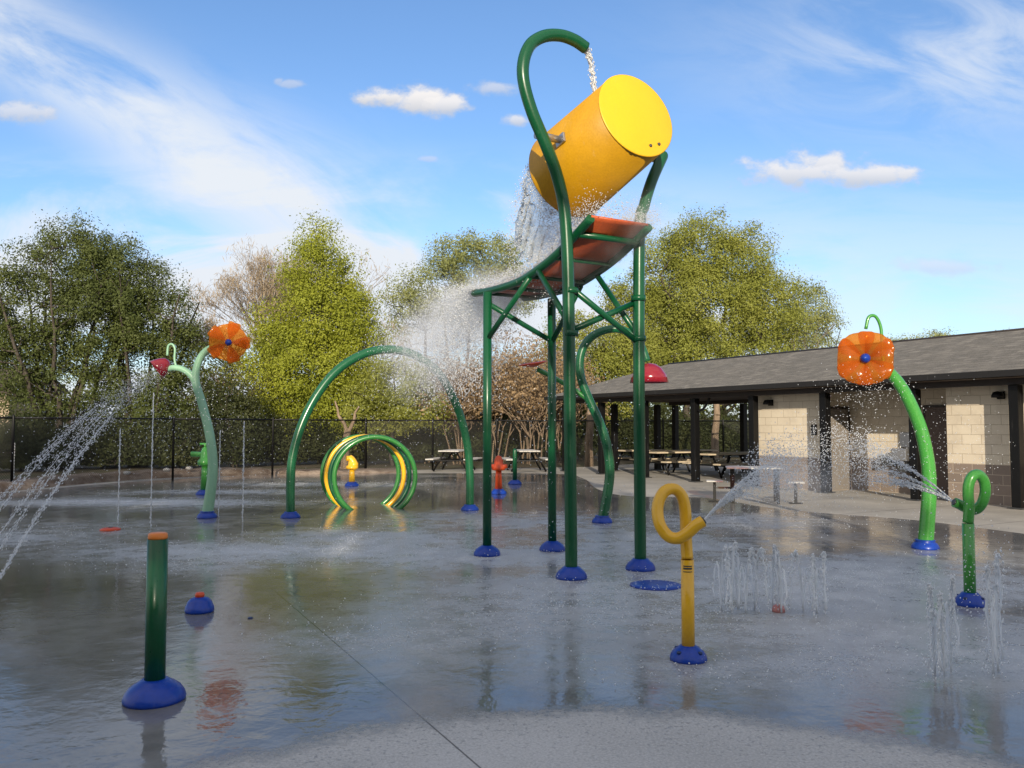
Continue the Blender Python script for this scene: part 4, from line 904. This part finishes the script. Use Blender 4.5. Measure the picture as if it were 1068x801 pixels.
# fine mist inside the plume and where the loop jets meet
def mist(name, cs, dens, sc, lab):         # cs: list of (centre, radius, weight)
    m = bpy.data.materials.new(name); m.use_nodes = True; t = NT(m.node_tree); t.n.remove(t.n['Principled BSDF'])
    p = t.pos(); tot = None
    for q, r, wt in cs:
        n_ = t.node('ShaderNodeVectorMath', operation='DISTANCE'); t.put(n_.inputs[0], p); n_.inputs[1].default_value = tuple(q)
        d = t.ss(n_.outputs['Value'], r, r * .15, 0, wt); tot = d if tot is None else t.m('ADD', tot, d)
    v = t.node('ShaderNodeVolumePrincipled'); v.inputs['Color'].default_value = (.97, .98, 1, 1); v.inputs['Anisotropy'].default_value = .1
    k = t.ss(t.noise(t.scale(p, (1, 1, .55)), sc, 6, .72), .40, .64, .05, 1.25)
    t.put(v.inputs['Density'], t.m('MULTIPLY', t.m('MULTIPLY', tot, k), dens)); t.l.new(v.outputs[0], t.n['Material Output'].inputs['Volume'])
    lo = [min(q[i] - r for q, r, _ in cs) for i in range(3)]; hi = [max(q[i] + r for q, r, _ in cs) for i in range(3)]; lo[2] = max(lo[2], .05)
    mb = MB(); mb.box([(a_ + b_) / 2 for a_, b_ in zip(lo, hi)], [b_ - a_ for a_, b_ in zip(lo, hi)], bev=.2)
    tag(mb.build(name, m), lab, 'water', None, 'stuff')
cs = []
for i in range(9):
    tt = .0 + .62 * i / 8; q = B1 + lv * (2.1 + 4.9 * tt) + wv * (wid * .5); cs.append(((q.x, q.y, 3.40 + .75 * tt - 3.2 * tt * tt), .42 + .85 * tt, 1.0 - .75 * tt))
q = B1 + lv * 1.9 + wv * (wid * .5)
for (k, z, r, wt) in ((0.2, 3.30, .45, .7), (.4, 2.9, .6, .45), (1.2, 3.1, .8, .6), (2.2, 3.0, .9, .5)): cs.append(((q.x + lv.x * k, q.y + lv.y * k, z), r, wt))
for (k, z, r, wt) in ((-.3, 3.92, .42, .9), (.1, 3.72, .45, .8), (.55, 3.62, .5, .9), (.9, 3.7, .42, .8), (.8, 4.05, .35, .6), (1.4, 3.5, .5, .8)):
    q2 = B1 + lv * k + wv * (wid * (.75 if k < .3 else .45)); cs.append(((q2.x, q2.y, z), r, wt))
mist('mist_plume', cs, 1.0, 3.6, 'pale mist hanging in the plume off the end of the orange board')
q = at(822, 500, 10.4); mist('mist_cloud', [(q, .5, 1.0), (q + Vector((-.3, -.2, .02)), .4, .8), (q + Vector((.35, .2, -.05)), .5, .7), (q + Vector((.8, .3, -.1)), .5, .4), (q + Vector((-.1, .1, -.1)), .40, .4)], .7, 4.0, 'pale mist where the yellow jets break up before the pavilion')
# dripping under tower + droplets hanging in the air over the pad
def cloud(n, px, py, Y0, Y1, sp, size, name, lab):
    P = []
    for _ in range(n):
        Y = random.uniform(Y0, Y1); q = at(random.gauss(px, sp[0]), random.gauss(py, sp[1]), Y)
        if q.z > .02: P.append(q)
    return [arr(q) for q in P]
P = cloud(900, 130, 430, 9, 12, (60, 30), .006, '', '') + cloud(500, 230, 450, 12, 18, (50, 45), .006, '', '') + cloud(700, 430, 420, 11, 15, (50, 45), .006, '', '') + cloud(500, 590, 450, 9, 11, (50, 90), 0, '', '')
o = drops('drifting_spray', np.array(P), .0052 * (.5 + rng.random(len(P))), M['drop']); tag(o, 'loose droplets drifting over the left half of the pad', 'water', None, 'stuff')
P = cloud(450, 985, 470, 9.5, 12, (35, 28), 0, '', '') + cloud(350, 900, 520, 9, 13, (60, 35), 0, '', '') + cloud(700, 815, 503, 9, 12, (30, 16), 0, '', '') + cloud(350, 905, 408, 10.3, 10.9, (22, 12), 0, '', '') + cloud(400, 1020, 610, 6.2, 7.8, (22, 40), 0, '', '')
o = drops('drifting_spray', np.array(P), .0052 * (.5 + rng.random(len(P))), M['drop']); tag(o, 'loose droplets drifting before the block wall and green flower', 'water', None, 'stuff')
# splashes skipping on the pad
P = []; SZ = []
for (px, py, a, bb, st) in FOAM:
    c_ = gp(px, py); n = int(900 * st * math.sqrt(a * bb))
    q = np.stack([c_.x + rng.normal(size=n) * a * .6, c_.y + rng.normal(size=n) * bb * .6, np.abs(rng.normal(size=n)) * .03 + .004], 1); P.append(q)
P = np.concatenate(P); P = P[(P[:, 1] < 28)]
o = drops('splash_droplets', P, .0052 * (.4 + rng.random(len(P))), M['drop']); tag(o, 'fine splashes skipping over the wet pad', 'water', None, 'stuff')
# ------------------------------------------------------------------ trees
def leaf_quads(pts, size, asp=.5, up=0.0, nrm=None):
    n = len(pts); d = rng.normal(size=(n, 3)); d[:, 2] += up; d /= np.linalg.norm(d, axis=1, keepdims=True)
    if nrm is not None:
        nn = nrm / (np.linalg.norm(nrm, axis=1, keepdims=True) + 1e-6) + rng.normal(size=(n, 3)) * .42; d = np.cross(nn, d); d /= np.linalg.norm(d, axis=1, keepdims=True)
    a = nn if nrm is not None else rng.normal(size=(n, 3)); sd_ = np.cross(d, a); sd_ /= np.linalg.norm(sd_, axis=1, keepdims=True)
    sz = size * (.6 + .8 * rng.random((n, 1))); d = d * sz; sd_ = sd_ * sz * asp
    V = np.stack([pts - d * .5, pts + sd_ * .5 + d * .05, pts + d * .5, pts - sd_ * .5 + d * .05], 1)
    return V.reshape(-1, 3), np.arange(n * 4).reshape(n, 4)
def tubes_np(segs, seg=5):             # list of (p,q,r0,r1)
    if not segs: return None
    P = np.array([s[0] for s in segs]); Q = np.array([s[1] for s in segs]); r0 = np.array([s[2] for s in segs]); r1 = np.array([s[3] for s in segs])
    D = Q - P; ln = np.linalg.norm(D, axis=1, keepdims=True) + 1e-9; D = D / ln
    a = np.where(np.abs(D[:, 2:3]) > .9, np.array([[1., 0, 0]]), np.array([[0, 0, 1.]])); X = np.cross(D, a); X /= np.linalg.norm(X, axis=1, keepdims=True); Y = np.cross(D, X)
    ang = np.arange(seg) * 2 * math.pi / seg; ca, sa = np.cos(ang), np.sin(ang)
    ring = X[:, None, :] * ca[None, :, None] + Y[:, None, :] * sa[None, :, None]
    V = np.concatenate([P[:, None] + ring * r0[:, None, None], Q[:, None] + ring * r1[:, None, None]], 1)
    k = np.arange(seg); k2 = (k + 1) % seg; fc = np.stack([k, k2, k2 + seg, k + seg], 1)
    Fc = fc[None] + (np.arange(len(segs)) * 2 * seg)[:, None, None]
    return V.reshape(-1, 3), Fc.reshape(-1, 4)
def bent(p, q, r0, r1, n, wob):
    out = []; prev = np.array(p, float); d = np.array(q, float) - prev
    for i in range(1, n + 1):
        t_ = i / n; c_ = np.array(p) + d * t_ + (rng.normal(size=3) * wob * np.linalg.norm(d) if i < n else 0)
        c_[2] += -.0 ; out.append((prev, c_, r0 + (r1 - r0) * (i - 1) / n, r0 + (r1 - r0) * t_)); prev = c_
    return out
def tree(name, label, base, lobes, leafmat, barkmat, ncl, per, lsize, clr, trunk_r=.16, stems=1, trunk_h=None, lean=0, group='trees beyond the fence', nlimb=14, cat='tree', hollow=.35, asp=.5, py_dense=True):
    if py_dense: lsize *= .60; clr *= .88
    base = np.array([base[0], base[1], -.05]); root = thing(name, label, cat, base, 0, group)
    lob = [(np.array(c_), np.array(r_)) for c_, r_ in lobes]; vol = np.array([r_.prod() for c_, r_ in lob]); vol = vol ** .75; vol /= vol.sum()
    def sample(n):
        idx = rng.choice(len(lob), n, p=vol); d = rng.normal(size=(n, 3)); d /= np.linalg.norm(d, axis=1, keepdims=True)
        rr = (hollow + (1 - hollow) * rng.random(n)) ** .7
        return base + np.array([lob[i][0] for i in idx]) + d * rr[:, None] * np.array([lob[i][1] for i in idx]), d
    top = max(c_[2] + r_[2] for c_, r_ in lob); cz = np.mean([c_[2] for c_, r_ in lob])
    segs = []; nodes = []
    for s_ in range(stems):
        a = 6.28 * s_ / stems + .5; off = np.array([math.cos(a), math.sin(a) * .6, 0]) * (trunk_r * 2.2 if stems > 1 else 0)
        tilt = np.array([math.cos(a), math.sin(a), 0]) * (top * .17 if stems > 1 else 0) * (.5 + rng.random())
        q = base + off + tilt + np.array([lean, 0, top * (.80 if stems == 1 else .72)])
        sg = bent(base + off, q, trunk_r, trunk_r * .22, 8, .011); segs += sg; nodes += [(s2[1], s2[3]) for s2 in sg[1:]]
    L_, _ = sample(nlimb)
    for q in L_:
        cand = [(np.linalg.norm((q - n_[0]) * np.array([1, 1, .55])) + (0 if n_[0][2] < q[2] else 5), n_) for n_ in nodes[:stems * 7]]
        _, n_ = min(cand, key=lambda c_: c_[0]); sg = bent(n_[0], q, n_[1] * .6, .018, 5, .045); segs += sg; nodes += [(s2[1], s2[3]) for s2 in sg[1:]]
    C, D_ = sample(ncl); NP = np.array([n_[0] for n_ in nodes])
    for q in C[::2]:
        dd = ((NP - q) ** 2).sum(1) + np.where(NP[:, 2] > q[2], 2.0, 0); n_ = nodes[int(dd.argmin())]; segs += bent(n_[0], q, min(n_[1], .022), .006, 2, .06)
    V, Fc = tubes_np(segs, 5); np_mesh('trunk', V, Fc, M[barkmat], root, True)
    k = (rng.random(ncl) ** 1.5 * 1.6 + .35) * per * (3.4 if py_dense else 1.0); k = k.astype(int)
    idx = np.repeat(np.arange(ncl), k); g = np.clip(rng.normal(size=(len(idx), 3)), -1.7, 1.7) * clr * np.array([1, 1, .8]) * (.6 + .8 * rng.random(ncl))[idx][:, None]
    pts = C[idx] + g + D_[idx] * np.minimum(np.abs(rng.normal(size=(len(idx), 1))), 1.6) * clr * .4
    nr = D_[idx] * .55 + g / clr * .8 + np.array([0, 0, .25]); ok = pts[:, 2] > .1
    V, Fc = leaf_quads(pts[ok], lsize, asp, 0.0, nr[ok]); np_mesh('crown', V, Fc, M[leafmat], root)
    return root
def dpt(px, Y): return (px - 534) / F * Y
def hgt(py, Y): return 1.6 + math.tan(math.atan((400.5 - py) / F) + PITCH) * Y
def lobe(px, py, rx, ry, Y, bx0):      # ellipsoid given by its apparent place and size at distance Y
    return ((dpt(px, Y) - bx0, 0, hgt(py, Y)), (rx / F * Y, (rx / F * Y) * .9, ry / F * Y))
def T(name, label, px, Y, lob, *a, **k):
    bx0 = dpt(px, Y); return tree(name, label, (bx0, Y), [lobe(x, y, rx, ry, Y, bx0) for x, y, rx, ry in lob], *a, **k)
# left willows
T('willow_tree', 'tall dark willow at the left with several bare stems under its crown', 62, 33, [(60, 285, 60, 50), (28, 325, 58, 58), (70, 256, 32, 28), (100, 330, 54, 56), (5, 380, 50, 60), (70, 400, 60, 50)], 'leaf_dark', 'bark', 560, 42, .16, .32, trunk_r=.14, stems=7, nlimb=34)
T('willow_tree', 'rounder dark willow sloping down beside the pale flower', 145, 34, [(120, 295, 48, 48), (158, 328, 46, 50), (145, 380, 56, 50), (187, 370, 28, 50), (105, 272, 32, 30), (170, 440, 46, 40)], 'leaf_dark', 'bark', 450, 42, .16, .32, trunk_r=.13, stems=6, nlimb=30)
T('yellow_green_tree', 'tall yellow green tree with a pointed crown behind the left flower and arch', 335, 37, [(330, 250, 20, 28), (332, 285, 38, 36), (338, 330, 52, 48), (325, 385, 66, 48), (370, 360, 34, 50), (290, 350, 26, 36), (360, 425, 60, 34), (300, 425, 40, 36)], 'leaf_yel', 'bark', 760, 54, .17, .36, trunk_r=.2, nlimb=36)
T('sapling_tree', 'small yellow green tree seen through the arch', 410, 35, [(410, 400, 42, 34), (435, 420, 35, 30), (390, 430, 40, 30)], 'leaf_mid', 'bark', 240, 34, .15, .28, trunk_r=.09, nlimb=20)
T('far_tree', 'pale open tree behind the plume of spray, left of the bucket', 470, 55, [(480, 262, 32, 22), (455, 300, 42, 38), (520, 268, 26, 22), (505, 305, 44, 36), (540, 300, 26, 30), (425, 320, 30, 30)], 'leaf_pale', 'bark', 480, 30, .22, .42, trunk_r=.18, stems=3, nlimb=34)
T('broad_tree', 'broad yellow green tree rising behind the pavilion roof', 738, 46, [(735, 258, 42, 38), (697, 285, 40, 48), (775, 284, 44, 46), (740, 320, 74, 52), (805, 325, 44, 48), (690, 340, 52, 48), (655, 345, 36, 54), (740, 380, 95, 40)], 'leaf_mid', 'bark', 1250, 46, .19, .42, trunk_r=.26, stems=2, nlimb=46)
T('far_tree', 'thin pale tree at the right shoulder of the broad tree', 848, 52, [(845, 318, 24, 28), (830, 345, 30, 30), (862, 345, 18, 24)], 'leaf_pale', 'bark', 190, 26, .19, .36, trunk_r=.12, stems=2, nlimb=20)
T('far_tree', 'low green treetop showing above the pavilion roof at the far right', 970, 60, [(975, 356, 24, 10), (950, 362, 26, 10), (1062, 352, 14, 8)], 'leaf_pale', 'bark', 90, 26, .22, .36, trunk_r=.12, nlimb=12)
T('leafy_tree', 'mid green tree behind the pavilion posts', 600, 42, [(600, 360, 36, 40), (630, 400, 40, 40), (580, 410, 34, 40), (650, 370, 30, 40)], 'leaf_mid', 'bark', 330, 38, .18, .36, trunk_r=.14, stems=2, nlimb=22)
# bare tree and tan thicket
def bare(name, label, px, Y, top, wpx, mat, nst, group, depth=5, leaf=None, spread=.45, r0=.09):
    bx0 = dpt(px, Y); base = np.array([bx0, Y, -.05]); H = hgt(top, Y); root = thing(name, label, 'tree' if H > 6 else 'brush', base, 0, group)
    segs = []; tips = []
    def grow(p, d, ln, r, lev):
        d = d / np.linalg.norm(d); q = p + d * ln; segs.append((p, q, r, r * .72))
        if lev == 0: tips.append(q); return
        nb = 2 + (rng.random() < .55)
        for _ in range(nb):
            nd = d + rng.normal(size=3) * spread * np.array([1, 1, .55]); nd[2] = max(nd[2], .15) if lev > 1 else nd[2]; grow(q, nd, ln * (.62 + .26 * rng.random()), max(r * .66, .006), lev - 1)
    ln = H * .24
    for s_ in range(nst):
        d = np.array([rng.normal() * wpx / F * Y / H * .8, rng.normal() * .2, 1.0]); grow(base + np.array([rng.normal() * wpx / F * Y * .3, rng.normal() * .3, 0]), d, ln * (.75 + .4 * rng.random()), r0, depth)
    V, Fc = tubes_np(segs, 4); np_mesh('trunk', V, Fc, M[mat], root, True)
    if leaf:
        Tp = np.array(tips); pts = np.repeat(Tp, 7, 0) + rng.normal(size=(len(Tp) * 7, 3)) * .22; pts = pts[pts[:, 2] > .1]; V, Fc = leaf_quads(pts, .12, .55); np_mesh('crown', V, Fc, M[leaf], root)
    else:
        Tp = np.array(tips); pts = np.repeat(Tp, 9, 0) + np.clip(rng.normal(size=(len(Tp) * 9, 3)), -1.8, 1.8) * np.array([.24, .24, .3]); V, Fc = leaf_quads(pts, .34, .07, 1.6); np_mesh('twigs', V, Fc, M['twig'], root)
    return root
bare('bare_tree', 'tall leafless reddish tree left of the yellow green tree', 284, 46, 226, 17, 'bark_red', 5, 'trees beyond the fence', 6, None, .25, .085)
bare('bare_tree', 'leafless reddish treetop just right of the yellow green peak', 372, 48, 262, 14, 'bark_red', 3, 'trees beyond the fence', 5, None, .34, .07)
bare('bare_tree', 'leafless grey treetop at the right end of the broad tree', 832, 50, 292, 16, 'bark_red', 3, 'trees beyond the fence', 5, 'leaf_pale', .36, .07)
for i, (px, Y, top, wd, lab) in enumerate(((455, 38, 385, 26, 'tan dry thicket right of the arch top'), (485, 37, 350, 26, 'tan dry thicket left of the tower posts'), (520, 38, 330, 26, 'tan dry thicket between the left tower posts'), (552, 37, 345, 26, 'tan dry thicket behind the middle tower post'), (585, 39, 365, 26, 'tan dry thicket behind the front tower post'), (235, 38, 330, 24, 'tan dry thicket beside the orange bloom'))):
    bare('dry_thicket', lab, px, Y, top, wd, 'bark_tan', 9, 'dry thickets behind the fence', 5, 'leaf_tan' if i != 5 else 'leaf_mid', .4, .045)
# shrubs behind the fence
shr = [(25, 31, 425, 45, 'dark shrub behind the fence at the far left'), (110, 33, 430, 50, 'dark shrub behind the fence under the willows'), (185, 33, 425, 42, 'dark shrub behind the fence by the pale stem'), (245, 34, 385, 34, 'tall dark shrub behind the orange bloom'), (300, 36, 415, 40, 'dark shrub left of the arch'), (365, 37, 430, 46, 'dark shrub behind the hoops'), (430, 38, 425, 42, 'dark shrub behind the right foot of the arch'), (500, 40, 400, 42, 'dark shrub behind the left tower post'), (570, 41, 405, 42, 'dark shrub behind the grey table'), (635, 43, 410, 42, 'dark shrub behind the red bell pipe'), (690, 44, 415, 42, 'dark shrub seen under the pavilion roof, left'), (750, 45, 415, 42, 'dark shrub seen under the pavilion roof, right')]
for (px, Y, top, rx, lab) in shr:
    gy = 445 + 1392 / Y; T('shrub', lab, px, Y, [(px, (top + gy) / 2 + 6, rx, (gy - top) / 2), (px + rx * .4, (top + gy) / 2 + 12, rx * .7, (gy - top) / 2.6), (px - rx * .5, (top + gy) / 2 + 10, rx * .6, (gy - top) / 2.4)], 'leaf_under', 'bark', 210, 34, .17, .33, trunk_r=.05, stems=3, group='shrubs behind the fence', nlimb=10, cat='shrub', hollow=.1)
# far wood closing the horizon
pts = []
for k in range(900):
    x = rng.uniform(-75, 75); y = 78 + rng.normal() * 4 + abs(x) * .05; h = (4.2 + 1.2 * math.sin(x * .21) + .9 * math.sin(x * .57)); z = rng.random() * h
    pts.append(np.array([x, y, z]) + rng.normal(size=(36, 3)) * np.array([1.0, 1.0, .7]))
pts = np.concatenate(pts); pts = pts[pts[:, 2] > 0]; V, Fc = leaf_quads(pts, .55, .6); o = np_mesh('far_wood', V, Fc, M['leaf_under']); tag(o, 'distant dark wood closing the view behind the trees', 'woodland', None, 'stuff')
# bare trunks by the fence
for (px, Y, lab) in ((614, 34, 'pale bare trunk beside the far end of the pavilion'), (745, 36, 'pale bare trunk seen through the pavilion'), (360, 31, 'pale bare trunk seen through the hoops')):
    b = np.array([dpt(px, Y), Y, -.05]); H = 2.6 if px != 360 else 1.5; t = thing('tree_trunk', lab, 'tree trunk', b, 0, 'pale trunks by the fence')
    V, Fc = tubes_np(bent(b, b + np.array([.1, 0, H]), .19, .13, 6, .01), 9); np_mesh('trunk', V, Fc, M['bark_tan'], t, True)
    V, Fc = tubes_np(bent(b + np.array([.09, 0, H * .95]), b + np.array([.5, .1, H + .9]), .09, .03, 4, .03) + bent(b + np.array([.09, 0, H * .95]), b + np.array([-.4, .1, H + 1.1]), .08, .03, 4, .03), 6); np_mesh('limb', V, Fc, M['bark_tan'], t, True)
# house far left
hx = dpt(-22, 52); t = thing('house', 'beige house half hidden at the far left edge', 'house', (hx, 52, 0))
m_, t_, b_ = new_mat('beige_siding'); sp_ = t_.sep(t_.objc()); t_.put(b_.inputs['Base Color'], t_.mix(t_.ss(t_.m('FRACT', t_.m('DIVIDE', sp_[2], .18)), .0, .12), (.22, .17, .12), (.42, .33, .24))); b_.inputs['Roughness'].default_value = .8
mb = MB(); mb.box((hx, 54, 1.9), (5, 6, 3.9)); mb.build('wall', m_, t)
mb = MB(); mb.add([(hx - 2.9, 50.6, 3.86), (hx + 2.9, 50.6, 3.86), (hx + 2.9, 54, 5.4), (hx - 2.9, 54, 5.4), (hx + 2.9, 57.4, 3.86), (hx - 2.9, 57.4, 3.86)], [(0, 1, 2, 3), (4, 5, 3, 2), (1, 4, 2), (5, 0, 3), (0, 5, 4, 1)]); mb.build('roof', M['soffit'], t)
mb = MB(); mb.box((hx + 1.4, 50.98, 2.0), (.9, .05, 1.3), bev=.01); fr2 = mb.build('window', M['white'], t); mb = MB(); mb.box((hx + 1.4, 50.94, 2.0), (.74, .03, 1.14)); mb.build('pane', M['dsteel'], fr2)
rng = np.random.default_rng(5)
# tall trees behind the photographer that shade the pad
for i, (x, y, h, r) in enumerate(((-27, -21, 18, 6.5), (-18, -20, 16.5, 5.5), (-10.5, -21, 14, 5), (-4.5, -20, 12.0, 4), (1.0, -20, 11.4, 3.6), (5.6, -21, 8.4, 3.4), (10.5, -20, 8.2, 3.6), (16, -21, 9, 4))):
    tree('shade_tree', ['tallest leafy tree behind the viewer, far left', 'tall leafy tree behind the viewer, left', 'leafy tree behind the viewer, third from the left', 'leafy tree behind the viewer, fourth from the left', 'leafy tree behind the viewer, centre right', 'low leafy tree behind the viewer, third from the right', 'low leafy tree behind the viewer, second from the right', 'low leafy tree behind the viewer, far right'][i], (x, y), [((0, 0, h * .62), (r, r, h * .38)), ((r * .5, 0, h * .38), (r * .9, r, h * .34)), ((-r * .5, 0, h * .36), (r * .9, r, h * .34)), ((0, 0, h * .2), (r * 1.1, r, h * .2))], 'leaf_dark', 'bark', 420, 22, .62, .55, trunk_r=.3, nlimb=16, group='shade trees behind the viewer', hollow=.05, asp=.7, py_dense=False)
print('objects', len(bpy.data.objects))
